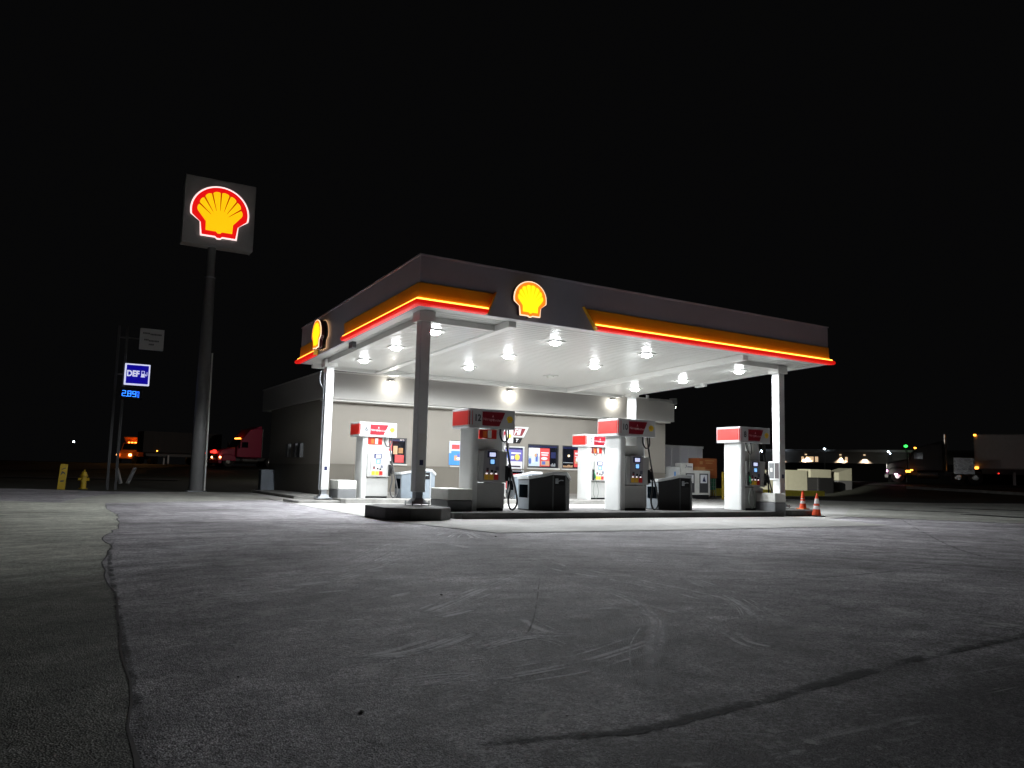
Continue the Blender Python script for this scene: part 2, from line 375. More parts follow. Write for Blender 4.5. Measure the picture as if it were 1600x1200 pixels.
SCUFF = [([(-5.15, -9.05), (-4.48, -8.71), (-3.65, -7.9), (-3.14, -7.4)], 0.1), ([(-4.42, -8.12), (-3.85, -7.65), (-2.95, -6.94)], 0.05), ([(-4.65, -9.92), (-4.36, -9.89), (-3.92, -9.62)], 0.05), ([(-5.01, -9.46), (-4.81, -9.41), (-4.43, -9.31)], 0.05), ([(-3.81, -7.54), (-1.95, -5.06), (-1.71, -6.62)], 0.16), ([(-4.45, -10.7), (-4.14, -10.42), (-3.59, -9.9), (-2.72, -9.07), (-1.7, -8.2)], 0.1), ([(-4.44, -10.81), (-4.22, -10.7), (-3.99, -10.57)], 0.06), ([(-5.39, -10.59), (-5.19, -10.67), (-5.14, -10.74)], 0.06), ([(-5.67, -10.89), (-5.47, -10.93)], 0.05), ([(-5.03, -10.74), (-4.88, -10.72)], 0.05), ([(-1.7, -7.3), (-1.62, -7.79), (-1.62, -8.22), (-1.87, -8.97), (-1.66, -9.15)], 0.05), ([(-1.7, -8.2), (-1.76, -8.82), (-1.72, -9.67), (-1.72, -10.6), (-1.87, -11.3)], 0.13), ([(-2.21, -9.24), (-2.4, -10.35), (-2.69, -11.15), (-3.28, -12.0), (-3.95, -12.68)], 0.08), ([(-3.39, -11.18), (-2.93, -11.05), (-2.97, -11.49), (-3.66, -12.27), (-4.38, -13.18)], 0.06), ([(-4.13, -11.76), (-4.07, -11.89), (-4.08, -12.09)], 0.06), ([(-3.75, -11.04), (-3.86, -11.64), (-3.66, -11.73)], 0.05), ([(-5.33, -12.43), (-5.04, -12.42), (-4.71, -12.5)], 0.1), ([(-5.33, -12.75), (-4.9, -12.58), (-4.38, -12.49), (-3.92, -12.35), (-3.08, -11.97)], 0.14), ([(-4.96, -12.53), (-4.72, -12.52)], 0.05), ([(-1.39, -10.51), (-1.81, -11.32), (-2.29, -11.91)], 0.06), ([(-1.02, -9.65), (-1.51, -10.88), (-2.4, -12.25)], 0.12), ([(-2.7, -12.0), (-2.91, -12.38), (-2.94, -12.58)], 0.05), ([(-2.98, -10.87), (-2.58, -10.85), (-2.55, -11.51)], 0.08), ([(-2.78, -2.99), (-2.52, -5.45), (-1.44, -5.73)], 0.16), ([(-1.25, -5.77), (-0.49, -6.96), (-0.32, -8.63)], 0.14), ([(-5.35, -8.41), (-4.92, -8.31), (-4.38, -7.96)], 0.1), ([(-5.81, -9.27), (-5.41, -9.23), (-4.87, -9.03)], 0.1), ([(-5.66, -12.81), (-5.61, -12.77)], 0.02), ([(-1.67, -5.13), (-0.51, -3.43), (-0.99, -5.29)], 0.2), ([(-0.14, -7.92), (-0.09, -9.05), (0.82, -9.67)], 0.12), ([(2.73, -6.78), (3.25, -8.19), (4.06, -9.17)], 0.1), ([(-5.97, -5.45), (-4.92, -4.85), (-3.84, -4.61)], 0.12), ([(-5.93, -7.17), (-5.3, -7.07), (-4.48, -6.5)], 0.1), ([(-4.67, -11.83), (-4.2, -11.62), (-3.74, -11.69)], 0.1), ([(-5.34, -11.9), (-4.95, -11.81), (-4.38, -11.43)], 0.1)]
CRACK = [([(-5.85, -13.38), (-5.5, -13.39), (-5.11, -13.45), (-4.75, -13.53), (-4.28, -13.48), (-3.54, -13.38), (-2.54, -13.22), (-1.75, -13.13), (-0.82, -13.04), (1.2, -12.75), (3.5, -12.4)], 0.06), ([(-5.84, -2.12), (-6.11, -4.54), (-6.27, -6.76), (-6.37, -9.06), (-6.45, -10.67), (-6.49, -11.84), (-6.51, -12.51), (-6.56, -13.13)], 0.045), ([(5.78, -4.65), (6.74, -6.14), (7.0, -7.86), (7.14, -8.85)], 0.05), ([(18.81, 1.77), (6.73, -7.79), (4.62, -10.18)], 0.03), ([(-4.24, -11.82), (-3.68, -11.06), (-2.15, -8.7)], 0.015), ([(-7.14, -8.94), (-6.76, -8.91), (-6.34, -8.77)], 0.08), ([(-4.67, -13.05), (-4.14, -13.11), (-3.31, -12.97)], 0.05), ([(-0.94, -9.95), (0.68, -10.23), (3.65, -9.88)], 0.06)]

FINE = []
rs = random.Random(3)
for pts, w in SCUFF:
    for k in range(3 if w < .09 else 6):
        off = rs.uniform(-1, 1)*w*1.3; a0 = rs.uniform(-.25, .25)
        P = []
        for i, p in enumerate(pts):
            q = Vector(pts[min(i+1, len(pts)-1)])-Vector(pts[max(i-1, 0)]); n_v = Vector((-q.y, q.x)).normalized()
            P.append(tuple(Vector(p)+n_v*off*(1+.35*rs.uniform(-1, 1))+q*a0*.3))
        if len(P) > 3 and rs.random() < .4: P = P[rs.randint(0, 1):len(P)-rs.randint(0, 1)]
        FINE.append((P, rs.choice((.008, .012, .018, .026, .04))))
worn_strips('tyre_scuffs', FINE, worn('scuff', (.86, .85, .88), .18, .95, .85), .0067, 1.2)
worn_strips('cracks', [(CRACK[0][0], .055), ([(p[0]+.03, p[1]-.03) for p in CRACK[0][0]], .03), (CRACK[3][0], .02), (CRACK[4][0], .010), (CRACK[7][0], .03)], worn('crack_dark', (.022, .022, .023), .36, .95, .85), .0078, 1.0)
worn_strips('cracks', [([(p[0]+.02, p[1]) for p in CRACK[1][0]], .035)], MATS['crack_dark'], .0124, 1.0)
def strip(name, pts, w, m, dz=.02):
    up = []; n = 24
    vs = []
    for (a, b) in zip(pts[:-1], pts[1:]):
        a = Vector(a); b = Vector(b); nr = Vector((-(b-a).y, (b-a).x)).normalized()*w/2
        for i in range(n+1):
            p = a.lerp(b, i/n)
            for k in (-1, 1):
                q = p+nr*k; vs.append((q.x, q.y, gh(q.x, q.y)+dz))
    fs = [(2*i, 2*i+1, 2*i+3, 2*i+2) for i in range(len(vs)//2-1)]
    return struct(MB().add(vs, fs).build(name, m))
strip('road', [(-120, 96), (10, 74), (72, 8), (110, -60)], 9, roadm, .05)
strip('side_road', [(-140, 40), (-20, 46), (1, 42)], 5, roadm, .05)

# islands and kerbs
def island(name, x0, x1, y0, y1, h, ch, label, m=mat('kerb_stained', (.085, .083, .08), .85, var=.45, vscale=2.5, bump=.4), group='concrete kerb islands'):
    P = [(x0+ch,y0),(x1-ch,y0),(x1,y0+ch),(x1,y1-ch),(x1-ch,y1),(x0+ch,y1),(x0,y1-ch),(x0,y0+ch)]
    mb = MB().hexa([(x, y, -.05) for x, y in P], [(x, y, h) for x, y in P])
    return tag(mb.build(name, m, bevel=.02), label, 'kerb island', group)
island('pump_island', .95, 11.3, -.29, 1.9, .155, .12, 'long concrete kerb island under the three nearer fuel pumps')
island('pump_island', .85, 11.3, 7.3, 9.25, .155, .12, 'long concrete kerb island under the rear fuel pumps by the store', curbm)
island('column_island', -.72, .80, -.72, 1.35, .275, .42, 'thick dark concrete block under the near dark canopy column')
island('column_island', 11.45, 12.95, -.2, 1.9, .19, .15, 'low concrete block under the right canopy column beside the two cones')
island('column_island', -.5, 1.1, 7.5, 9.0, .09, .1, 'thin concrete slab under the left canopy column', curbm)

# ------------------------------------------------------------ canopy
L_, W_, ZB, ZT = 13.518, 9.58, 4.7, 5.84
can = thing('canopy', (L_/2, W_/2, 0), 'large white forecourt canopy with glowing yellow and red edge bands on four columns', 'canopy')
mb = MB(); T = .06
mb.box(0, L_, 0, T, ZB, ZT).box(0, L_, W_-T, W_, ZB, ZT).box(0, T, T, W_-T, ZB, ZT).box(L_-T, L_, T, W_-T, ZB, ZT)
mb.build('fascia', fasc, can, shear=True)
mb = MB()   # capping along the top edge
mb.box(-.025, L_+.025, -.025, T+.02, ZT+.002, ZT+.035).box(-.025, L_+.025, W_-T-.02, W_+.025, ZT+.002, ZT+.035)
mb.box(-.025, T+.02, T+.022, W_-T-.022, ZT+.002, ZT+.035).box(L_-T-.02, L_+.025, T+.022, W_-T-.022, ZT+.002, ZT+.035)
mb.build('capping', fasc, can, shear=True)
MB().box(T+.003, L_-T-.003, T+.003, W_-T-.003, 5.45, 5.5).build('roof_deck', steelg, can, shear=True)
# soffit: pressed ribbed pans running along X
def pans(x0, x1, y0, y1, z, pitch=.2):
    vs = []; fs = []; y = y0
    prof = []
    while y < y1-1e-4:
        e = min(y+pitch, y1); prof += [(y, z+.03), (y+.02, z+.03), (y+.032, z), (e-.014, z), (e-.004, z+.03)]; y = e
    for yy, zz in prof: vs += [(x0, yy, zz), (x1, yy, zz)]
    for i in range(len(prof)-1): fs.append((2*i, 2*i+1, 2*i+3, 2*i+2))
    return vs, fs
mb = MB()
mb.add(*pans(T+.002, L_-T-.002, .28, W_-.28, ZB+.035))
mb.build('soffit', soffm, can, shear=True)
mb = MB()
mb.box(T, L_-T, T, .27, ZB+.004, ZB+.05).box(T, L_-T, W_-.27, W_-T, ZB+.004, ZB+.05)
mb.box(T, .27, .272, W_-.272, ZB+.004, ZB+.05).box(L_-.27, L_-T, .272, W_-.272, ZB+.004, ZB+.05)
mb.build('perimeter_trim', soffm, can, shear=True)
zl = ZB-.10
for x0, x1 in ((.52, 2.42), (10.55, 12.72)):
    mb = MB(); mb.add(*pans(x0, x1, 1.02, 8.72, zl)); mb.build('soffit', soffm, can, shear=True)
    mb = MB(); mb.box(x0, x1, .98, 1.02, zl-.01, ZB+.03).box(x0, x1, 8.72, 8.76, zl-.01, ZB+.03)
    mb.box(x0-.03, x0, .98, 8.76, zl-.012, ZB+.032).box(x1, x1+.03, .98, 8.76, zl-.012, ZB+.032)
    mb.build('bay_trim', soffm, can, shear=True)
for x0 in (2.46, 10.22):
    MB().box(x0, x0+.2, .28, W_-.28, ZB-.13, ZB+.03).build('beam_cover', mat('trim_bright', (.72, .72, .70), .35), can, shear=True)
MB().box(.35, 12.9, W_-.2, W_-.062, ZB-.12, ZB+.003).build('rear_gutter', soffm, can, .01, shear=True)
MB().box(.14, .26, 4.9, 5.2, ZB-.17, ZB+.003).build('junction_box', darkg, can, .008, shear=True)
MB().box(13.2, 13.32, 5.0, 5.5, ZB-.12, ZB+.003).build('junction_box', white, can, .008, shear=True)

# glowing bands: section (offset from fascia, height)
def frF(s, o_, z): return (s, -o_, z)
def frS(s, o_, z): return (-o_, s, z)
ysec = [(.004, 5.23), (.018, 5.22), (.020, 5.08), (.026, 4.95), (.036, 4.84), (.004, 4.82)]
def sweep(sec, fr, lo, hi, mlo=False, mhi=False):
    """lo, hi: (s at bottom z 4.70, s at top z 5.23); m: mitre the corner"""
    def ss(pair, z, o_, mit, sg):
        s = pair[0]+(pair[1]-pair[0])*(z-4.70)/.53
        return s+(sg*o_ if mit else 0)
    a = [fr(ss(lo, z, o_, mlo, -1), o_, z) for o_, z in sec]; b = [fr(ss(hi, z, o_, mhi, 1), o_, z) for o_, z in sec]
    return a, b
rsec = [(.003, 4.695), (.12, 4.70), (.15, 4.73), (.15, 4.79), (.12, 4.815), (.003, 4.818)]
lsec = [(.046, 4.819), (.086, 4.819), (.090, 4.842), (.080, 4.858), (.054, 4.858), (.044, 4.842)]
segs = [(frF, (0, 0), (1.64, 1.88), True, False), (frS, (0, 0), (5.03, 5.22), True, False),
        (frF, (4.80, 4.42), (L_, L_), False, True), (frS, (7.68, 7.46), (W_, W_), False, True)]
for fr, lo, hi, ml, mh in segs:
    for sec, nm, m in ((ysec, 'yellow_band', yband), (rsec, 'red_bar', redbar), (lsec, 'light_strip', ledy)):
        a, b = sweep(sec, fr, lo, hi, ml, mh)
        MB().hexa(a, b).build(nm, m, can, shear=True)
    if not ml or fr is frF:      # raked end fin
        pair = lo if not ml else hi
        sg = -1 if not ml else 1
        q = [(pair[0], .15, 4.70), (pair[1], .09, 5.25), (pair[1], .003, 5.25), (pair[0], .003, 4.70)]
        MB().hexa([fr(s+sg*.002, o_, z) for s, o_, z in q], [fr(s+sg*.03, o_, z) for s, o_, z in q]).build('end_fin', yband, can, shear=True)

# columns
def column(cx, cy, zi, dx=.24, dy=.28, conduit=False):
    top = ZB+CZ(cx, cy)
    c = MB().box(cx-dx/2, cx+dx/2, cy-dy/2, cy+dy/2, zi+.30, top-.22).build('column', white, can, .012)
    MB().box(cx-.2, cx+.2, cy-.2, cy+.2, top-.22, top+.02).build('casing', soffm, c, .006)
    b = MB(); b.box(cx-.085, cx+.085, cy-.1, cy+.1, zi+.05, zi+.31)
    b.hexa([(cx-.19, cy-.2, zi+.05), (cx+.19, cy-.2, zi+.05), (cx+.19, cy+.2, zi+.05), (cx-.19, cy+.2, zi+.05)],
           [(cx-.088, cy-.103, zi+.17), (cx+.088, cy-.103, zi+.17), (cx+.088, cy+.103, zi+.17), (cx-.088, cy+.103, zi+.17)])
    b.box(cx-.24, cx+.24, cy-.24, cy+.24, zi+.035, zi+.052)
    for i in (-1, 1):
        for j in (-1, 1): b.cyl((cx+.2*i, cy+.2*j, zi-.01), (cx+.2*i, cy+.2*j, zi+.11), .016, n=8)
    b.build('base_plate', steelg, c)
    MB().box(cx-.045, cx+.045, cy-dy/2-.012, cy-dy/2-.001, zi+.90, zi+1.02).build('notice', navy, c)
    MB().box(cx-.085, cx+.085, cy-dy/2-.006, cy-dy/2-.0015, zi+.75, zi+1.62).build('label_sheet', offw, c)
    if conduit:
        k = MB(); k.tube([(cx-dx/2-.03, cy-.03, zi+.3), (cx-dx/2-.03, cy-.03, top-.4)], .02, smooth=0)
        k.tube([(cx-dx/2-.03, cy-.03, top-.9), (cx-dx/2-.16, cy-.03, top-.7), (cx-dx/2-.14, cy-.03, top-.35)], .008)
        k.box(cx-.06, cx+.02, cy-dy/2-.07, cy-dy/2, top-.62, top-.57); k.build('conduit', steelg, c)
    return c
column(.40, .62, .275); column(.60, 8.4, .09, conduit=True); column(12.62, 1.15, .19); column(12.62, 8.4, .02)

# canopy lamps
n_ = 0
for ix, x in enumerate((1.25, 4.83, 8.0, 11.70)):
    for iy, y in enumerate((1.88, 4.46, 7.05)):
        low = ix in (0, 3); z = (ZB-.10 if low else ZB+.035)+CZ(x, y)
        lit = not (ix == 2 and iy == 2)
        where = ['nearest the front edge', 'in the middle', 'nearest the store'][iy]
        row = ['leftmost', 'second', 'third', 'rightmost'][ix]
        lab = ('bright canopy lamp, %s in the %s row from the left' % (where, row)) if lit else 'unlit round lamp under the canopy near the store, dark among the bright ones'
        t = thing('canopy_lamp', (x, y, z), lab, 'lamp', 'lamps under the canopy')
        MB().box(x-.2, x+.2, y-.2, y+.2, z-.025, z-.001).build('housing', soffm, t, .01)
        MB().lathe((x, y, z-.026), [(.135, 0), (.14, -.03), (.12, -.055), (.07, -.075), (.01, -.08)], 24).build('lens', lensm if lit else offw, t, smooth=True)
        if lit:
            lamp(t, 'AREA', (x, y, z-.125), LAMP_W*.25, LAMP_COL, .22)
            lamp(t, 'SPOT', (x, y, z-.13), LAMP_W*3.0, LAMP_COL, .12, (0, 0, 0), R(176)).data.spot_blend = .12

# shell emblems
def shell_outline(inset=0):
    k = 1-inset; P = []
    for i in range(37):
        a = R(188-196*i/36); P.append((k*math.cos(a), .02+k*.95*math.sin(a)))
    P = [(x, y) for x, y in P]
    lo = [(1*k-.02, -.17), (.66-inset*.55, -.40-inset*.35), (.62-inset*.9, -.90+inset), (.12, -.90+inset), (.06, -.955+inset), (-.06, -.955+inset), (-.12, -.90+inset), (-.62+inset*.9, -.90+inset), (-.66+inset*.55, -.40-inset*.35), (-1*k+.02, -.17)]
    return P+lo
def yellow_outline():
    P = []; n = 8; rmax = .77
    for i in range(n):
        a0 = 186-192*i/n; a1 = 186-192*(i+1)/n
        for k in range(6):
            t = (k+.5)/6; a = R(a0+(a1-a0)*t); r = rmax*(1-.07*abs(2*t-1)**2.5)
            P.append((r*math.cos(a), .02+.97*r*math.sin(a)))
    return P+[(.46, -.36), (.45, -.68), (.10, -.68), (.05, -.74), (-.05, -.74), (-.10, -.68), (-.45, -.68), (-.46, -.36)]
def emblem(parent, fr, s, dep, mr, mb_, my, mrib, glow=True):
    P = lambda pl: [(x*s, y*s) for x, y in pl]
    MB().prism(P(shell_outline(.012)), 0, dep-.02, fr).build('housing', mat('housing_dark', (.10, .02, .015), .5), parent)
    MB().prism(P(shell_outline()), dep-.0195, dep, fr).build('lit_rim', mr, parent)
    MB().prism(P(shell_outline(.055)), dep, dep+.006, fr).build('border', mb_, parent)
    y = MB().prism(P(yellow_outline()), dep+.006, dep+.012, fr).build('shell_face', my, parent)
    m = MB()
    for i in range(1, 8):
        a = R(186-192*i/8); rx, ry = math.cos(a), math.sin(a)
        o = (.74*rx, .02+.72*ry); i_ = (.30*rx, -.22+.24*ry+.05)
        d = Vector((o[0]-i_[0], o[1]-i_[1])).normalized(); n = (-d.y*.026, d.x*.026)
        m.prism(P([(o[0]+n[0], o[1]+n[1]), (i_[0]+n[0]*.2, i_[1]+n[1]*.2), (i_[0]-n[0]*.2, i_[1]-n[1]*.2), (o[0]-n[0], o[1]-n[1])]), dep+.0125, dep+.015, fr)
    m.build('rib_lines', mrib, y)
z0 = 5.195+CZ(2.79, 0)
t = thing('shell_sign', (2.79, -.1, z0-.42), 'glowing yellow and orange shell emblem on the long front edge of the canopy', 'sign', 'shell emblems on the canopy edge')
MB().box(2.60, 2.98, -.04, -.001, z0-.2, z0+.25).build('bracket', darkg, t)
emblem(t, front(2.79, -.04, z0), .455, .11, e_rim, e_org, e_yel, rib_y)
z0 = 5.195+CZ(0, 7.03)
t = thing('shell_sign', (-.1, 7.03, z0-.42), 'glowing shell emblem seen edge-on on the left end of the canopy', 'sign', 'shell emblems on the canopy edge')
MB().box(-.04, -.001, 6.85, 7.2, z0-.2, z0+.25).build('bracket', darkg, t)
MB().prism([(x*.475, y*.475) for x, y in shell_outline()], 0, .008, side(-.04, 7.0, z0)).build('back_rim', mat('dim_rim', (1, .8, .5), .4, emis=(1, .6, .3), es=.6), t)
MB().prism([(x*.455, y*.455) for x, y in shell_outline()], .009, .02, side(-.04, 7.0, z0)).build('back_plate', darkg, t)
emblem(t, side(-.15, 7.0, z0), .455, .12, e_rim, e_org, e_yel, rib_y)

# tall pole sign
px, py = -1.62, 18.165
t = thing('pole_sign', (px, py, 0), 'tall square sign with lit red and yellow shell on a thick round steel pole', 'sign')
p = MB().lathe((px, py, 0), [(.275, 0), (.205, 8.72), (.165, 8.8), (.165, 10.1)], 28).build('pole', mat('pole_steel', (.16, .16, .16), .6, 0, var=.15), t, smooth=True)
MB().lathe((px, py, 8.70), [(.215, 0), (.215, .06)], 28).build('collar', steelg, p)
MB().box(px-.36, px+.36, py-.36, py+.36, 0, .03).build('base_plate', steelg, p)
MB().hexa([(px+.27, py-.2, .05), (px+.33, py-.2, .05), (px+.33, py-.14, .05), (px+.27, py-.14, .05)], [(px+.24, py-.2, 5.6), (px+.29, py-.2, 5.6), (px+.29, py-.14, 5.6), (px+.24, py-.14, 5.6)]).build('conduit', offw, p)
MB().box(-2.86, -.06, py-.4, py+.2, 9.98, 12.8).build('sign_box', mat('sign_box', (.33, .33, .32), .4, var=.05), t, .03)
e = bpy.data.objects.new('shell_emblem', None); col.objects.link(e); e.parent = t; e['o'] = (px, py, 0)
emblem(e, front(-1.47, py-.40, 11.36), 1.16, .10, p_rim, p_red, p_yel, mat('rib_red', (.5, .03, 0), .4, emis=(.45, .03, 0), es=.8))
# extra fill lamp in front of the box so it reads in the dark, switched off
lamp(t, 'AREA', (-1.47, py-2.2, 9.2), 0, (1, 1, 1), 1)

# twin post sign
t = thing('price_sign', (-4.5, 19.61, 0), 'blue illuminated DEF sign with blue digit price on slim dark posts', 'sign')
dk = mat('dark_post', (.03, .03, .032), .6)
for xx in (-4.72, -4.42):
    MB().box(xx-.05, xx+.05, 19.56, 19.66, 0, 6.6).build('post', dk, t)
yy = 19.41
b = MB().box(-4.42, -3.49, yy, yy+.2, 4.21, 5.07).build('sign_box', s_white, t, .01)
MB().box(-4.365, -3.545, yy-.004, yy-.001, 4.265, 5.015).build('blue_panel', s_blue, b)
text('DEF', 'lettering', s_white, front(-4.115, yy-.006, 4.66), .33, b, bold=.012, sx=.82)
g = MB(); F = front(-3.72, yy-.006, 4.66)
for q in ([(-.11,-.12),(.05,-.12),(.05,-.09),(-.11,-.09)], [(-.09,-.09),(.03,-.09),(.03,.02),(-.09,.02)], [(-.09,.02),(-.07,.02),(-.07,.12),(-.09,.12)], [(.01,.02),(.03,.02),(.03,.12),(.01,.12)], [(-.09,.12),(.03,.12),(.03,.14),(-.09,.14)], [(.06,-.06),(.12,-.06),(.12,-.04),(.06,-.04)], [(.11,-.04),(.13,-.04),(.13,.10),(.11,.10)], [(.05,-.05),(.07,-.05),(.07,.02),(.05,.02)]):
    g.prism(q, .001, .003, F)
g.build('pump_symbol', s_white, b)
MB().box(-4.55, -3.72, yy+.03, yy+.2, 3.62, 4.10).build('price_box', black, t, .01)
SEG = {'2': 'abged', '8': 'abcdefg', '9': 'abcdfg'}
def digit(g, ch, u, v, w, h, F):
    k = w*.22; S = dict(a=(0,h-k/2,w,h+k/2), g=(0,h/2-k/2,w,h/2+k/2), d=(0,-k/2,w,k/2), f=(-k/2,h/2,k/2,h), b=(w-k/2,h/2,w+k/2,h), e=(-k/2,0,k/2,h/2), c=(w-k/2,0,w+k/2,h/2))
    for s_ in SEG[ch]:
        a = S[s_]; q = .003 if s_ in 'agd' else -.003
        g.prism([(u+a[0]-q, v+a[1]+q), (u+a[2]+q, v+a[1]+q), (u+a[2]+q, v+a[3]-q), (u+a[0]-q, v+a[3]-q)], .001, .006, F)
g = MB(); F = front(-4.45, yy+.03, 3.75)
digit(g, '2', 0, 0, .115, .21, F); digit(g, '8', .20, -.005, .115, .21, F); digit(g, '9', .38, -.012, .115, .21, F)
g.prism([(.145,-.03),(.17,-.03),(.17,0),(.145,0)], .001, .006, F)
digit(g, '9', .55, .10, .06, .10, F); digit(g, '9', .55, -.04, .06, .10, F)
g.build('price_digits', e_blue, t)
MB().box(-4.5, -3.9, yy+.05, yy+.15, 3.9, 3.98).build('bracket', dk, t)
b = MB().box(-3.96, -3.06, yy, yy+.15, 5.70, 6.56).build('notice_board', mat('notice_board', (.40, .40, .39), .5), t, .01)
g = MB()
for r_, (x0, x1, z_) in enumerate([(-3.86, -3.62, 6.36), (-3.58, -3.16, 6.33), (-3.8, -3.66, 6.09), (-3.62, -3.24, 6.06), (-3.62, -3.42, 5.91)]):
    x = x0
    while x < x1:
        w = random.uniform(.03, .05); g.box(x, x+w, yy-.004, yy-.001, z_-.03, z_+.035); x += w+.012
g.build('faded_print', darkg, b)
for za, zb_ in ((4.6, 4.66), (6.1, 6.16), (3.85, 3.9)):
    MB().box(-4.72, -3.9 if za > 6 else -4.3, 19.575, 19.64, za, zb_).build('cross_arm', dk, t)

# ------------------------------------------------------------ fuel pumps
def pump(x0, y0, num, label, rear=False, diesel=False, zi=.155):
    """x0: left end of the topper, y0: its front face"""
    t = thing('fuel_pump', (x0+.62, y0+.48, zi), label, 'fuel pump', 'fuel pumps on the islands')
    bx0, bx1 = x0+.15, x0+1.08; y1 = y0+.10; y2 = y0+.80
    # cabinet: end column (rounded), recessed middle
    P = [(bx0+.07, y1), (bx0+.16, y1-.005), (bx0+.16, y2+.005), (bx0+.07, y2), (bx0+.02, y2-.02), (bx0, y2-.08), (bx0, y1+.08), (bx0+.02, y1+.02)]
    b = MB().hexa([(x, y, zi) for x, y in P], [(x, y, 2.08) for x, y in P]).build('end_column', white, t, .006)
    P = [(bx1-.06, y1+.12), (bx1, y1+.16), (bx1, y2-.16), (bx1-.06, y2-.12), (bx1-.30, y2-.12), (bx1-.30, y1+.12)]
    MB().hexa([(x, y, zi+.05) for x, y in P], [(x, y, 2.08) for x, y in P]).build('end_column', white, t, .006)
    MB().box(bx0+.161, bx1-.02, y1+.03, y2-.03, zi+.06, .80).build('lower_door', silver, t, .008)
    MB().box(bx0+.175, bx1-.035, y1+.05, y2-.05, zi, zi+.058).build('plinth', black, t)
    # electronics head leans slightly forward of the door
    hz0, hz1 = .82, 1.56
    h = MB().box(bx0+.161, bx1-.01, y1-.045, y2+.045, hz0, hz1).build('control_head', silver, t, .012)
    MB().box(bx0+.163, bx1-.30, y1+.06, y2-.06, hz1+.001, 1.84).build('upper_panel', offw, t, .006)
    cx = bx0+.50; w = .20
    arch = [(cx-w-.02, hz0+.045), (cx+w+.02, hz0+.045), (cx+w, hz1-.03)]+[(cx+w*math.cos(R(a)), hz1-.03+.075*math.sin(R(a))) for a in range(10, 175, 15)]+[(cx-w, hz1-.03)]
    fz = MB().prism(arch, .046, .060, lambda u, v, d: (u, y1-d, v)).build('face_panel', whiteg if rear else mat('bezel_grey', (.26, .25, .27), .35), t)
    yf = y1-.060
    def pl(nm, u0, u1, v0, v1, m, par=fz, d=.004):
        return MB().box(u0, u1, yf-d, yf-.001, v0, v1).build(nm, m, par)
    pl('screen_bezel', cx-.12, cx+.13, hz1-.16, hz1-.01, navy)
    pl('display', cx-.065, cx+.095, hz1-.135, hz1-.04, scr1, d=.008)
    pl('screen_bezel', cx-.06, cx+.10, hz1-.325, hz1-.185, mat('bezel_blue', (.02, .10, .22), .3))
    pl('display', cx-.035, cx+.065, hz1-.305, hz1-.205, scr2, d=.008)
    k = MB()
    for i in range(3):
        for j in range(3): k.box(cx+.105+i*.028, cx+.127+i*.028, yf-.006, yf-.001, hz1-.45+j*.03, hz1-.43+j*.03)
    k.build('keypad', navy, fz)
    for i, (du, dv, c) in enumerate(((-.14, -.46, redd), (-.14, -.42, darkg), (-.02, -.47, black), (.075, -.49, black))):
        pl('card_slot', cx+du, cx+du+.055, hz1+dv-.03, hz1+dv+.02, c, d=.012)
    for i, c in enumerate((gradey, gradey, redp)):
        q = pl('grade_button', cx-.19+i*.128, cx-.075+i*.128, hz0+.06, hz0+.185, c)
        pl('button_light' if not rear else 'button_top', cx-.155+i*.128, cx-.11+i*.128, hz0+.19, hz0+.22, btn if not rear else offw, q)
    if num == '12' or rear:
        g = MB().box(bx0+.20, bx0+.66, y1+.035, y1+.05, 1.845, 2.06).build('price_board', redp, t)
        MB().box(bx0+.42, bx0+.52, y1+.028, y1+.034, 1.86, 2.045).build('notice', offw, g)
        MB().box(bx0+.29, bx0+.39, y1+.028, y1+.034, 1.87, 2.02).build('sticker', orangep, g)
    # topper with rounded ends
    zt0, zt1 = 2.08, 2.535; w2 = 1.24; dp = .95; r = .07
    P = []
    for cxx, cyy, a0 in ((x0+w2-r*.3, y0+r*.3, -90), (x0+w2-r*.3, y0+dp-r*.3, 0), (x0+r, y0+dp-r, 90), (x0+r, y0+r, 180)):
        rad = r*.3 if a0 in (-90, 0) else r
        for k in range(5):
            a = R(a0+90*k/4); P.append((cxx+rad*math.cos(a), cyy+rad*math.sin(a)))
    tp = MB().hexa([(x, y, zt0) for x, y in P], [(x, y, zt1) for x, y in P]).build('topper', whiteg, t, .008)
    # red end wrap
    e = .004
    P = [(x0+.09, y0-e), (x0+r*.3-.005, y0+r*.25), (x0-e, y0+r), (x0-e, y0+dp-r), (x0+r*.3, y0+dp-r*.25), (x0+.09, y0+dp+e), (x0+.09, y0+dp-.02), (x0+.09, y0+.02)]
    MB().hexa([(x, y, zt0+.07) for x, y in P], [(x, y, zt1-.055) for x, y in P]).build('red_end_wrap', redp, tp)
    F = front(x0, y0, zt0)
    MB().prism([(.345, .065), (.80, .065), (.955, .39), (.345, .39)], .001, .004, F).build('red_panel', redd, tp)
    text(num, 'number', darkg, front(x0+.22, y0, zt0+.23), .235 if len(num) == 1 else .215, tp, .003, bold=.008, sx=.85)
    text('Nitrogen', 'lettering', mat('pale_print', (.75, .55, .55), .5), front(x0+.52, y0, zt0+.215), .088, tp, .006, sx=.95)
    text('Enriched', 'lettering', MATS['pale_print'], front(x0+.74, y0, zt0+.20), .082, tp, .006, sx=.8)
    MB().prism([(.595, .27), (.655, .27), (.64, .285), (.625, .33), (.61, .285)], .004, .006, F).build('flame_symbol', MATS['pale_print'], tp)
    MB().prism([(x*.085+1.085, y*.085+.235) for x, y in shell_outline()], .001, .004, F).build('shell_emblem', mat('emblem_yellow', (.80, .55, .03), .4), tp)
    m = MB()
    for i in range(1, 6):
        a = R(186-192*i/6); m.prism([(1.085+.07*math.cos(a)+.004, .235+.06*math.sin(a)), (1.085+.07*math.cos(a)-.004, .235+.06*math.sin(a)), (1.085, .19)], .0042, .0055, F)
    m.build('emblem_lines', mat('emblem_red', (.5, .12, .02), .4), tp)
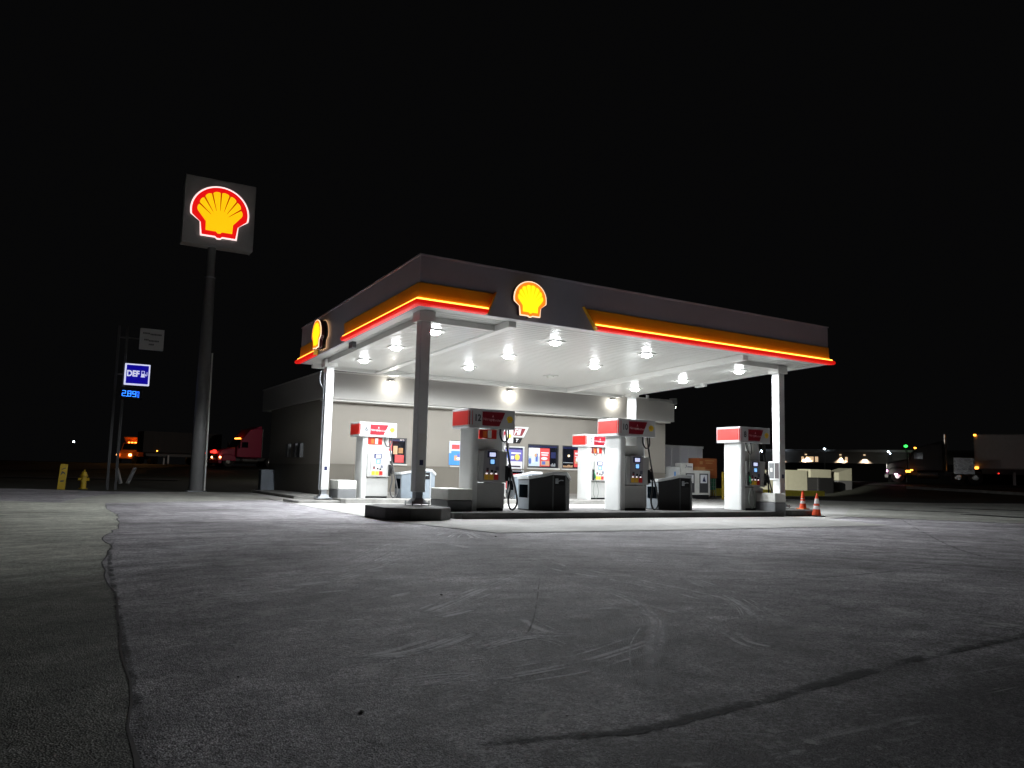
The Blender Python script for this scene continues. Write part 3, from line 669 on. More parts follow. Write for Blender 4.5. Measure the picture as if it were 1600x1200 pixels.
    # nozzle, boot and hose at the right end (and a green diesel hose on some)
    xn = bx1+.03
    MB().box(bx1-.06, bx1+.02, y1-.09, y1-.046, .86, 1.22).build('nozzle_boot', black, t, .01)
    def nozzle(x, y, z, m, nm='nozzle'):
        n = MB(); n.tube([(x, y, z+.24), (x+.005, y-.035, z+.16), (x+.02, y-.05, z)], .027, 8)
        n.box(x-.016, x+.016, y-.075, y-.02, z+.03, z+.17); n.tube([(x, y-.03, z+.2), (x+.02, y-.02, z+.28), (x-.01, y+.02, z+.33)], .012, 6)
        n.tube([(x+.01, y-.10, z+.02), (x, y-.12, z+.09), (x, y-.06, z+.17)], .007, 6)
        return n.build(nm, m, t, smooth=True)
    hs = mat('hose_grey', (.05, .05, .05), .5) if rear else blackr
    nozzle(xn, y1-.06, .92, black)
    MB().tube([(xn+.02, y1-.1, .93), (xn+.03, y1-.11, .7), (xn-.02, y1-.11, .42), (xn+.03, y1-.12, .22), (xn+.13, y1-.12, .20), (xn+.22, y1-.12, .36), (xn+.17, y1-.11, .68),
               (xn+.06, y1-.08, 1.1), (xn-.02, y1-.05, 1.55), (xn-.06, y1-.03, 1.85), (xn-.07, y1, 2.08)], .023, 8).build('hose', hs, t, smooth=True)
    MB().tube([(xn-.22, y1, 2.08), (xn-.23, y1-.02, 1.93), (xn-.17, y1-.04, 1.80), (xn-.08, y1-.05, 1.80), (xn-.01, y1-.03, 1.9), (xn, y1, 2.08)], .020, 8).build('upper_hose', hs, t, smooth=True)
    if diesel:
        x = bx0+.21
        MB().box(x-.03, x+.05, y1-.09, y1-.046, .86, 1.25).build('nozzle_boot', black, t, .01)
        nozzle(x+.03, y1-.07, .92, greenn)
        MB().tube([(x+.04, y1-.1, .93), (x+.02, y1-.11, .75), (x-.03, y1-.12, .45), (x+.03, y1-.13, .24), (x+.13, y1-.13, .23), (x+.2, y1-.12, .4), (x+.17, y1-.11, .65), (x+.08, y1-.1, .9),
                   (x+.04, y1-.09, 1.25), (x+.06, y1-.07, 1.7), (x+.02, y1, 2.08)], .010, 8).build('hose', mat('pale_hose', (.16, .19, .16), .5), t, smooth=True)
        MB().tube([(x-.02, y1, 2.08), (x-.01, y1-.04, 1.9), (x+.08, y1-.06, 1.76), (x+.17, y1-.05, 1.82), (x+.18, y1, 2.08)], .012, 8).build('upper_hose', hs, t, smooth=True)
    return t
PX = (1.54, 5.87, 10.20)
pump(PX[0], .41, '12', 'front fuel pump numbered 12, nearest the dark column')
pump(PX[1], .41, '10', 'front fuel pump numbered 10, standing between two black bins')
pump(PX[2], .41, '8', 'front fuel pump with a green diesel nozzle beside the right column', diesel=True)
pump(PX[0], 7.97, '6', 'rear fuel pump numbered 6, brightly lit beside the left column', rear=True)
pump(PX[1], 7.97, '4', 'rear fuel pump mostly hidden behind pump 12', rear=True)
pump(PX[2], 7.97, '2', 'rear fuel pump partly hidden behind pump 10', rear=True, diesel=True)

# crash blocks at island ends
def block(x0, x1, y0, y1, z0, z1, label):
    t = thing('crash_block', ((x0+x1)/2, (y0+y1)/2, z0), label, 'bollard', 'two-tone crash blocks at the island ends')
    zm = .155+.5*(z1-.155)
    MB().box(x0, x1, y0, y1, z0, zm).build('grey_base', mat('block_grey', (.16, .165, .17), .6, var=.1), t, .03)
    MB().box(x0+.003, x1-.003, y0+.003, y1-.003, zm+.001, z1).build('white_top', offw, t, .02)
block(1.00, 1.62, .28, 1.25, .02, .665, 'block with white top and grey base left of pump 12')
block(10.98, 11.42, -.16, 1.2, .02, .66, 'block with white top and grey base right of the rightmost pump')
block(.90, 1.5, 7.9, 8.8, .02, .70, 'block with white top and grey base left of pump 6')

# service bins
def bin_(cx, cy, zi, label, front_m, small=False, grp='service bins on the islands'):
    t = thing('service_bin', (cx, cy+.4, zi), label, 'bin', grp)
    A = [(-.52, .78), (-.52, .24), (-.24, .11), (.0, 0), (.40, 0), (.64, .20), (.64, .78)]
    H = [.82, .83, .89, .965, .955, .82, .80]
    pts = [(cx+x, cy+y) for x, y in A]
    c = (cx+.1, cy+.42)
    MB().hexa([(x, y, zi) for x, y in pts], [(x, y, zi+h-.075) for (x, y), h in zip(pts, H)]).build('body', front_m, t, .008)
    top = [((x-c[0])*1.06+c[0], (y-c[1])*1.06+c[1]) for x, y in pts]
    MB().hexa([(x, y, zi+h-.073) for (x, y), h in zip(top, H)], [(x, y, zi+h) for (x, y), h in zip(top, H)]).build('lid', mat('bin_lid', (.60, .62, .63), .4, var=.1), t, .006)
    x = cx-.52
    MB().box(x-.012, x-.002, cy+.25, cy+.77, zi+.02, zi+.74).build('side_panel', mat('bin_side', (.17, .19, .21), .45, var=.1), t)
    MB().box(x-.02, x-.013, cy+.30, cy+.70, zi+.30, zi+.62).build('bin_opening', mat('bin_void', (.002, .003, .004), 1, spec=0), t)
    # trims and pocket on the centre facet
    m = MB()
    for xx in (cx+.0, cx+.37): m.box(xx, xx+.03, cy-.012, cy-.001, zi+.02, zi+.88)
    m.build('trim_strips', mat('bin_trim', (.10, .105, .11), .5) if front_m is blackm else steelg, t)
    p = MB().box(cx+.05, cx+.36, cy-.006, cy-.001, zi+.62, zi+.84).build('towel_pocket', black, t)
    MB().lathe((cx+.11, cy-.02, zi+.66), [(.04, 0), (.04, .12), (.03, .13)], 10).build('squeegee_cup', steelg, p)
    MB().tube([(cx+.16, cy-.012, zi+.72), (cx+.22, cy-.03, zi+.745), (cx+.3, cy-.012, zi+.74)], .014).build('handle', steelg, p)
greyb = mat('bin_grey', (.20, .235, .27), .45, var=.1)
bin_(3.95, .52, .155, 'black service bin with grey lid between pumps 12 and 10', blackm)
bin_(8.05, .52, .155, 'black service bin with grey lid right of pump 10', blackm)
bin_(3.62, 7.95, .155, 'pale grey service bin partly hidden behind the dark column', greyb)
bin_(7.85, 7.95, .155, 'pale grey service bin mostly hidden behind the left black bin', greyb)

# column placard holder
t = thing('notice_frame', (12.45, .85, 1.2), 'white framed notice fixed to the left side of the right column', 'notice')
MB().box(12.455, 12.495, .98, 1.42, 1.03, 1.60).build('frame', white, t, .008)
MB().box(12.449, 12.4545, 1.20, 1.39, 1.08, 1.55).build('notice', mat('notice_grey', (.10, .105, .11), .6), t)
MB().box(12.449, 12.4545, 1.01, 1.17, 1.08, 1.55).build('notice', mat('brown_grey', (.06, .05, .052), .6), t)
g = MB(); g.box(12.445, 12.4485, 1.26, 1.33, 1.28, 1.40)
g.build('print', offw, t)

# cones
def cone(x, y, z, label, tilt=0, s=1):
    t = thing('traffic_cone', (x, y, z), label, 'traffic cone', 'traffic cones by the right column')
    MB().box(x-.17*s, x+.17*s, y-.17*s, y+.17*s, z, z+.03).build('base', black if s > 1 else orangep, t, .01)
    o_ = mat('cone_orange', (.85, .09, .02), .45)
    MB().lathe((x, y, z+.031), [(.125*s, 0), (.028, .60*s), (.022, .62*s)], 24).build('cone_body', o_, t, smooth=True)
    for za, zb2 in ((.17, .27), (.33, .47)):
        r = lambda q: (.125-(.125-.028)*q/.60)*s+.003
        MB().lathe((x, y, z+.031), [(r(za), za*s), (r(zb2), zb2*s)], 24).build('reflective_band', mat('cone_white', (.85, .82, .82), .4), t, smooth=True)
    t.rotation_euler = (0, R(tilt), 0)
cone(12.72, .35, .19, 'orange cone with white bands standing up on the concrete block', s=.82)
cone(12.42, -.38, .02, 'orange cone with white bands on the pad beside the concrete block', 3, s=1.02)

# ------------------------------------------------------------ store
bx0, bx1, by0, by1 = 1.65, 17.5, 12.1, 20.1
st = thing('store_building', (9.5, 16, 0), 'single storey taupe store with light roof band behind the pumps', 'building')
# front wall with openings
ops = [(3.85, 4.85, 1.28, 2.25), (6.70, 7.75, 1.28, 2.25), (9.02, 10.05, .16, 2.13), (10.2, 11.72, 1.28, 2.25), (11.9, 13.42, 1.28, 2.25)]
cutz = 1.2
mb = MB(); mb2 = MB(); x = bx0
for a, b, z0, z1 in ops:
    mb.box(x, a, by0, by0+.2, cutz, 3.55); mb2.box(x, a, by0-.012, by0+.2, .1, cutz-.001)
    mb.box(a, b, by0, by0+.2, z1, 3.55)
    if z0 > cutz: mb.box(a, b, by0, by0+.2, cutz, z0); mb2.box(a, b, by0-.012, by0+.2, .1, cutz-.001)
    x = b
mb.box(x, bx1, by0, by0+.2, cutz, 3.55); mb2.box(x, bx1, by0-.012, by0+.2, .1, cutz-.001)
mb.box(bx0, bx0+.2, by0+.2, by1, cutz, 3.55); mb2.box(bx0-.012, bx0+.2, by0+.2, by1, 0, cutz-.001)
mb.box(bx1-.2, bx1, by0+.2, by1, cutz, 3.55); mb2.box(bx1-.2, bx1+.012, by0+.2, by1, 0, cutz-.001)
mb.box(bx0+.2, bx1-.2, by1-.2, by1, 0, 3.55)
mb.build('wall', taupe, st)
for q in (0, 1):
    w2 = MB(); nb = len(mb2.v)//8
    keep = [i for i in range(nb) if (max(v[0] for v in mb2.v[8*i:8*i+8]) <= 9.03) == (q == 0)]
    for i in keep:
        vv = mb2.v[8*i:8*i+8]; w2.box(min(v[0] for v in vv), max(v[0] for v in vv), min(v[1] for v in vv), max(v[1] for v in vv), min(v[2] for v in vv), max(v[2] for v in vv))
    w2.build('wainscot', taupe2, st)
mb = MB()
for a, b, z0, z1 in ops:
    pass
MB().box(bx0-.02, bx1+.02, by0-.035, by0-.014, 1.185, 1.225).build('sill_rail', taupe2, st)
MB().box(bx0-.03, bx1, by0-.04, by0-.014, .1, .24).build('skirting', mat('skirt', (.24, .23, .21), .8), st)
bd = MB()
bd.box(1.35, 17.46, 11.45, 11.55, 3.51, 4.44).box(1.35, 1.45, 11.55, 20.6, 3.51, 4.44).box(17.36, 17.46, 11.55, 20.6, 3.51, 4.44).box(1.45, 17.36, 20.5, 20.6, 3.51, 4.44)
band = bd.build('roof_band', bandm, st)
g = MB()
for x in (3.05, 5.9, 8.75, 11.6, 14.4): g.box(x, x+.012, 11.446, 11.4495, 3.53, 4.42)
g.box(1.36, 17.45, 11.43, 11.4495, 3.51, 3.56).box(1.36, 17.45, 11.446, 11.4495, 3.80, 3.812)
g.build('panel_joints', mat('joint', (.33, .32, .30), .7), band)
MB().box(1.33, 17.48, 11.43, 20.62, 4.442, 4.49).build('roof', mat('coping', (.5, .49, .47), .5), st)
MB().box(1.46, 17.35, 11.56, 12.098, 3.45, 3.51).build('eave_soffit', trimw, st)
g = MB(); g.box(17.30, 17.55, 11.36, 11.6, 4.30, 4.56).cyl((15.9, 11.42, 4.47), (15.9, 11.42, 4.60), .07, n=8).tube([(15.9, 11.4, 4.4), (16.6, 11.38, 4.42), (17.3, 11.38, 4.40)], .02)
g.build('corner_bracket', metal, st)
fr_m = mat('window_frame', (.30, .29, .27), .5)
for i, (a, b, z0, z1) in enumerate(ops):
    door = i == 2
    F = MB()
    for q in ((a, a+.05, z0, z1), (b-.05, b, z0, z1), (a+.05, b-.05, z0, z0+.05), (a+.05, b-.05, z1-.05, z1)): F.box(q[0], q[1], by0+.02, by0+.09, q[2], q[3])
    wo = F.build('door' if door else 'window', white if door else mat('dark_frame', (.03, .03, .035), .4), st)
    MB().box(a+.05, b-.05, by0+.10, by0+.11, z0+.05, z1-.05).build('pane', glassd, wo)
    if not door: MB().box(a-.03, b+.03, by0-.05, by0+.02, z0-.05, z0-.002).build('sill', trimw, wo)
    else: MB().box(a+.09, a+.12, by0-.02, by0+.019, 1.0, 1.3).build('handle', chrome, wo)
    MB().box(a+.05, b-.05, by0+.075, by0+.095, z1-.12, z1-.051).build('valance', navy, wo)
# posters
def poster(x0, x1, z0, z1, y, base, bits, label, words=None):
    t = thing('poster', ((x0+x1)/2, y, z0), label, 'poster', 'advertising posters on the store front')
    MB().box(x0, x1, y-.006, y, z0, z1).build('sheet', base, t)
    W2, H2 = x1-x0, z1-z0
    for k, (u0, v0, u1, v1, m) in enumerate(bits):
        if len([0]) and m:
            g = MB(); n = 7; cx, cy, rx, ry = (u0+u1)/2, (v0+v1)/2, (u1-u0)/2, (v1-v0)/2
            if k % 3 == 2 and rx < .2:
                P = [(x0+W2*(cx+rx*math.cos(2*math.pi*i/10)), z0+H2*(cy+ry*math.sin(2*math.pi*i/10))) for i in range(10)]
            else: P = [(x0+W2*u0, z0+H2*v0), (x0+W2*u1, z0+H2*v0), (x0+W2*u1, z0+H2*v1), (x0+W2*u0, z0+H2*v1)]
            g.prism(P, .007+.0008*k, .0075+.0008*k, lambda u, v, d: (u, y-d, v)); g.build('printed_patch', m, t)
    return t
pw = mat('print_white', (.75, .76, .80), .5); pr = mat('print_red', (.62, .06, .06), .5); pb = mat('print_blue', (.08, .14, .45), .5); pt = mat('print_tan', (.55, .33, .18), .5)
pp = mat('print_purple', (.14, .12, .38), .5); pk = mat('print_dark', (.04, .03, .05), .5); pyl = mat('print_yellow', (.75, .55, .08), .5)
poster(10.24, 11.32, 1.35, 2.10, by0+.09, pw, [(.0, 0, .55, .55, mat('print_ice', (.5, .6, .68), .5)), (.55, 0, 1, 1, pr), (.05, .1, .17, .45, pb), (.2, .2, .3, .6, pw), (.36, .25, .46, .7, pb), (.3, .5, .42, .7, pt), (.6, .72, .95, .78, pw), (.62, .6, .92, .66, pw), (.60, .35, .9, .52, pw), (.6, .05, .98, .3, pt), (.65, .1, .8, .28, pb)], 'white and red advert in the window nearer the store door')
poster(12.55, 13.0, 1.36, 2.08, by0+.09, pr, [(.1, .6, .8, .66, pw), (.1, .2, .9, .5, pt), (.2, .3, .5, .6, pw), (.1, .75, .7, .85, pw)], 'narrow red advert in the window beside pump 2')
poster(6.62, 7.5, 1.30, 2.18, by0-.02, mat('print_pale', (.5, .55, .72), .5), [(0, 0, 1, .52, bluep), (.1, .5, .9, .62, bluep), (.25, .2, .65, .42, pt), (.4, .35, .55, .5, pb), (.12, .7, .5, .9, pr), (.35, .24, .6, .34, pw)], 'blue poster on the wall behind pump 12')
MB().box(6.60, 7.52, by0-.05, by0-.028, 2.19, 2.23).build('poster_rail', white, st)
poster(3.98, 4.30, 1.38, 2.16, by0+.09, pr, [(0, 0, 1, .48, pw), (.2, .6, .8, .7, pw), (.3, .75, .6, .88, pw), (.1, .2, .8, .24, pb)], 'red and white advert in the window right of pump 6')
poster(9.12, 9.95, 1.12, 2.0, by0+.01, pw, [(.0, .45, 1, 1, pp), (.1, .55, .5, .7, pw), (.55, .5, .85, .8, pyl), (.2, .8, .9, .86, pw), (.0, .02, .95, .12, pk), (.1, .18, .9, .26, pk), (.05, .55, .35, .95, pb), (.4, .3, .8, .38, pw)], 'purple and white advert on the upper half of the store door')
poster(9.16, 9.86, .38, 1.02, by0+.01, pr, [(.55, .1, .95, .3, pw), (.05, .02, .9, .06, pw)], 'plain red panel on the lower half of the store door')
# goods behind the first window
t = thing('shelf_goods', (4.55, by0+.0, 1.33), 'brown and red boxed goods behind the window right of pump 6', 'goods')
MB().box(4.42, 4.78, by0+.06, by0+.095, 1.33, 1.62).build('red_box', pr, t)
MB().box(4.35, 4.52, by0+.075, by0+.096, 1.64, 1.95).build('brown_box', pt, t)
MB().box(4.56, 4.74, by0+.075, by0+.096, 1.68, 1.88).build('brown_box', wood, t)
MB().box(4.6, 4.78, by0+.075, by0+.096, 2.16, 2.2).build('lit_tube', mat('tube', (1, 1, 1), .5, emis=(1, .9, .8), es=1.2), t)
# things seen through the two right windows
t = thing('shop_counter', (12.1, by0+.09, 1.33), 'dim counter goods and one warm lamp behind the window left of pump 2', 'goods')
MB().lathe((12.28, by0+.085, 1.78), [(.02, 0), (.045, .03), (.045, .06), (.02, .09)], 10).build('warm_lamp', mat('warm_bulb', (1, .8, .5), .4, emis=(1, .75, .45), es=1.6), t)
g = MB()
for i in range(9): g.box(12.0+i*.055, 12.03+i*.055, by0+.07, by0+.09, 1.34, 1.40+.05*random.random())
g.build('goods_row', pt, t)
MB().box(11.97, 12.5, by0+.072, by0+.092, 1.52, 1.55).build('shelf', steelg, t)
t = thing('shop_rack', (11.5, by0+.09, 1.33), 'dark blue rack behind the window nearer the store door', 'goods')
MB().box(11.38, 11.62, by0+.072, by0+.092, 1.70, 1.95).build('blue_panel', navy, t)
g = MB()
for i in range(4): g.box(11.38+i*.06, 11.42+i*.06, by0+.07, by0+.09, 1.36, 1.44+.04*(i % 2))
g.build('goods_row', steelg, t)
# store name board
t = thing('store_sign', (9.3, by0-.06, 2.4), 'slanted red and white name board reading Fill above the store door', 'sign')
MB().prism([(7.95, 2.50), (9.95, 2.50), (10.18, 2.93), (8.18, 2.93)], .02, .07, lambda u, v, d: (u, by0-d, v)).build('white_board', white, t)
MB().prism([(8.02, 2.56), (9.86, 2.56), (10.03, 2.86), (8.2, 2.86)], .071, .075, lambda u, v, d: (u, by0-d, v)).build('red_board', redd, t)
text('Fill', 'lettering', pw, front(9.62, by0-.076, 2.70), .33, t, .003, bold=.01, shear=.35, sx=.8)
MB().prism([(9.30, 2.25), (9.78, 2.25), (9.90, 2.47), (9.40, 2.47)], .02, .05, lambda u, v, d: (u, by0-d, v)).build('black_board', black, t)
text('T', 'lettering', pw, front(9.62, by0-.05, 2.36), .17, t, .003, bold=.008, shear=.3)
# wall packs
for i, (x, where) in enumerate(((3.85, 'leftmost, above pump 6'), (8.89, 'middle one, above the store door'), (14.0, 'rightmost, beside the rear column'))):
    z = 4.12
    t = thing('wall_lamp', (x, 11.4, z), 'glaring wall lamp on the store roof band, '+where, 'lamp', 'wall lamps on the store roof band')
    MB().box(x-.12, x+.12, 11.36, 11.449, z+.12, z+.2).build('housing', bandm, t, .02)
    MB().add([(x+.19*math.cos(2*math.pi*i/20)*math.cos(R(e)), 11.44-.13*math.sin(R(e)), z+.19*math.sin(2*math.pi*i/20)*math.cos(R(e))) for e in (0, 20, 40, 60, 80) for i in range(20)],
             [(k*20+i, k*20+(i+1)%20, (k+1)*20+(i+1)%20, (k+1)*20+i) for k in range(4) for i in range(20)]+[tuple(range(80, 100))]).build('lens', warml, t, smooth=True)
    lamp(t, 'POINT', (x, 11.22, z), 26, (1, .97, .88), .08)
    lamp(t, 'AREA', (x, 11.0, z), 45, (1, .96, .88), .3, (R(-50), 0, 0))
t = thing('wall_lamp', (17.62, 11.5, 4.2), 'added flood lamp under the right end of the store roof band, aimed right', 'lamp')  # lamp added to brighten the distant beige blocks
MB().box(17.47, 17.60, 11.5, 11.7, 4.12, 4.26).build('housing', darkg, t, .02)
MB().box(17.603, 17.62, 11.52, 11.68, 4.14, 4.24).build('lens', warml, t, .01)
lamp(t, 'SPOT', (17.7, 11.6, 4.18), 40000, (1, .97, .85), .1, (Vector((41-17.7, 24.4-11.6, 1.2-4.18))).to_track_quat('-Z', 'Y').to_euler(), R(17))
# pavement before the store
mb = MB(); mb.box(.35, 18.2, 10.85, 12.08, -.05, .115).box(.35, 1.6, 12.08, 17.2, -.05, .115)
tag(mb.build('raised_walk', curbm, bevel=.02), 'raised concrete walk along the front and left side of the store', 'walkway')
mb = MB(); mb.box(1.4, 1.98, 18.85, 19.35, 0, .93); o = tag(mb.build('utility_cabinet', mat('cabinet', (.20, .23, .27), .5, var=.15), bevel=.02), 'grey utility cabinet at the back left corner of the store', 'cabinet')
o.location.x -= .33
t = thing('wall_box', (1.62, 15.5, 1.4), 'dark meter boxes on the shaded left wall of the store', 'meter box')
for y in (14.6, 15.3, 16.4): MB().box(1.5, 1.637, y, y+.35, 1.45, 2.0).build('meter', darkg, t, .01)
g = MB()
for y in (13.2, 16.1): g.tube([(1.3, y, 4.1), (1.2, y+.1, 4.0), (1.22, y+.5, 4.0)], .02)
# right side clutter
t = thing('ice_chest', (20.2, 13.4, 0), 'white ice chest with two dark framed panels right of the store', 'ice chest')
MB().box(19.3, 21.12, 13, 13.8, .22, 1.38).build('body', offw, t, .02)
for x in (19.55, 20.42):
    d = MB().box(x, x+.55, 12.985, 12.999, .32, 1.24).build('door', darkg, t)
    q = MB().box(x+.06, x+.48, 12.978, 12.984, .78, 1.18).build('picture', pw, d)
    MB().prism([(x+.18, .86), (x+.40, .84), (x+.33, 1.0), (x+.30, 1.12), (x+.24, 1.02)], 0, .003, lambda u, v, dd: (u, 12.977-dd, v)).build('printed_mark', navy, q)
MB().box(19.35, 21.05, 13.05, 13.75, .02, .215).build('plinth', black, t)
t = thing('ice_chest', (18.8, 13.3, 0), 'small plain white ice chest with a blue stripe against the store corner', 'ice chest')
MB().box(18.3, 19.2, 13.0, 13.7, .05, 1.52).build('body', white, t, .02)
MB().box(18.84, 18.92, 12.99, 12.999, .95, 1.3).build('blue_stripe', bluep, t)
t = thing('white_storage_unit', (20, 16, 0), 'tall white ribbed storage unit standing behind the ice chests', 'container')
MB().box(18.9, 22.9, 15.4, 18.0, 0, 2.62).build('body', offw, t, .02)
g = MB()
for i in range(5): g.box(20.2+.55*i, 20.26+.55*i, 15.37, 15.399, .1, 2.6)
g.box(18.88, 22.92, 15.36, 15.399, 2.55, 2.66); g.build('ribs', white, t)
MB().box(20.2, 22.85, 15.385, 15.3985, .1, 2.54).build('door_panels', mat('unit_panel', (.58, .57, .60), .5), t)
t = thing('folded_board', (20.1, 14.4, 1.38), 'white printed box lying on top of the ice chest', 'box')
MB().box(19.42, 20.2, 13.2, 13.6, 1.385, 1.72).build('box_body', offw, t, .01)
g = MB().tube([(19.72, 13.195, 1.50), (19.78, 13.195, 1.58), (19.74, 13.195, 1.65)], .012)
for i in range(6): g.box(19.84+i*.05, 19.87+i*.05, 13.19, 13.199, 1.52, 1.57)
g.build('print', navy, t)
tag(MB().box(20.45, 20.9, 13.1, 13.5, 1.385, 1.56).build('brown_carton', wood, bevel=.01), 'small brown carton on top of the ice chest', 'carton')
t = thing('firewood_cage', (21.3, 14, 0), 'orange cage with a green lower half right of the ice chest', 'cage')
MB().box(20.9, 22.15, 13.6, 14.3, 1.02, 2.0).build('orange_board', mat('orange_board', (.30, .085, .025), .6, var=.15), t, .01)
g = MB()
for z, x0, x1 in ((1.86, 21.35, 21.95), (1.74, 21.4, 21.85), (1.42, 21.35, 21.9)): g.box(x0, x1, 13.59, 13.599, z, z+.05)
g.box(21.0, 21.2, 13.59, 13.599, 1.7, 1.85); g.build('faded_print', wood, t)
MB().box(20.95, 22.1, 13.65, 14.25, .45, 1.015).build('green_bin', greenp, t, .01)
g = MB()
for i in range(8): g.box(20.95+.16*i, 20.97+.16*i, 13.6, 13.62, .05, 1.0)
for z in (.08, .35, .6, .8): g.box(20.95, 22.1, 13.6, 13.618, z, z+.015)
g.build('cage_bars', metal, t)
for x, z in ((21.1, .1), (21.45, .1), (21.8, .1)): MB().lathe((x, 13.9, z), [(.1, 0), (.13, .05), (.13, .25), (.05, .33)], 14).build('gas_bottle', offw, t, smooth=True)
t = thing('post', (22.4, 13.6, 0), 'slim yellow pipe bollard beside the orange cage', 'bollard')
MB().cyl((22.35, 13.4, 0), (22.35, 13.4, 1.35), .06).build('pipe', yellowp, t)

# yellow kerb beam and beige blocks on the right
tag(MB().hexa([(22.5, 14.6, .12), (33.6, 16.4, .12), (33.6, 16.9, .12), (22.5, 15.1, .12)], [(22.5, 14.6, .52), (33.6, 16.4, .42), (33.6, 16.9, .42), (22.5, 15.1, .52)]).build('yellow_rail', mat('rail_yellow', (.85, .72, .08), .6, var=.15), bevel=.03), 'long yellow painted rail lying beyond the right column', 'rail')
def bblock(x0, x1, label, slope=0, cut=0):
    t = thing('crash_wall', ((x0+x1)/2, 24.4, 0), label, 'block', 'beige two-tone blocks far right')
    z0 = gh(x0, 24)
    MB().box(x0, x1, 24, 25.2, z0, z0+.55+cut).build('grey_base', mat('blk', (.12, .12, .125), .8), t, .02)
    MB().hexa([(x0, 24.003, z0+.552+cut), (x1, 24.003, z0+.552+cut), (x1, 25.19, z0+.552+cut), (x0, 25.19, z0+.552+cut)], [(x0, 24.003, z0+1.7-slope), (x1, 24.003, z0+1.7), (x1, 25.19, z0+1.7), (x0, 25.19, z0+1.7-slope)]).build('beige_top', beige, t, .02)
bblock(38.9, 41.15, 'beige block nearest the right column, the largest of the row', cut=-.35)
bblock(41.5, 43.75, 'beige block with dark grey lower half, second of the row', cut=.0)
bblock(44.6, 46.1, 'beige block with a sloping top, farthest right of the row', .35, cut=.2)
bblock(35.2, 37.6, 'beige block seen between the rightmost pump and the column', cut=-.35)
tag(MB().box(40.6, 42.3, 22.6, 23.6, .05, 1.25).build('dark_cover', black, bevel=.1), 'black covered heap in front of the second beige block', 'cover')

# ------------------------------------------------------------ left verge furniture
t = thing('marker_post', (-6.3, 19.0, 0), 'leaning flat yellow marker post with black symbols left of the hydrant', 'marker post')
o = MB().box(-6.46, -6.20, 18.95, 19.0, 0, .97).build('board', yellowp, t, .01)
g = MB(); F = front(-6.33, 18.95, 0)
g.prism([(-.09, .52), (.0, .62), (.09, .56), (.05, .66), (-.05, .70)], .001, .004, F).prism([(-.07, .74), (.07, .80), (.07, .84), (-.07, .78)], .001, .004, F)
g.prism([(-.06, .28), (.06, .30), (.06, .36), (-.06, .34)], .001, .004, F); g.build('symbols', darkg, t); t.rotation_euler = (0, R(3), 0)
t = thing('fire_hydrant', (-5.55, 20.0, 0), 'yellow fire hydrant on the dark verge left of the sign posts', 'fire hydrant')
MB().lathe((-5.55, 20, 0), [(.17, 0), (.17, .04), (.11, .05), (.11, .48), (.15, .49), (.15, .54), (.12, .56), (.09, .66), (.03, .70), (.03, .76)], 18).build('barrel', yellowp, t, smooth=True)
MB().cyl((-5.75, 20, .38), (-5.35, 20, .38), .06).build('outlet', yellowp, t)
MB().cyl((-5.55, 19.8, .32), (-5.55, 20, .32), .08).build('outlet', yellowp, t)
for i, (a, b) in enumerate((((-3.62, 28, .05), (-3.85, 28, .80)), ((-3.32, 28, .05), (-3.02, 28, .85)))):
    tag(MB().cyl(a, b, .09).build('reflector_post', mat('reflector_white', (.9, .9, .9), .5)), 'thin white reflector post leaning '+['left', 'right'][i]+', half of a V shape on the verge', 'post', 'pair of white reflector posts')

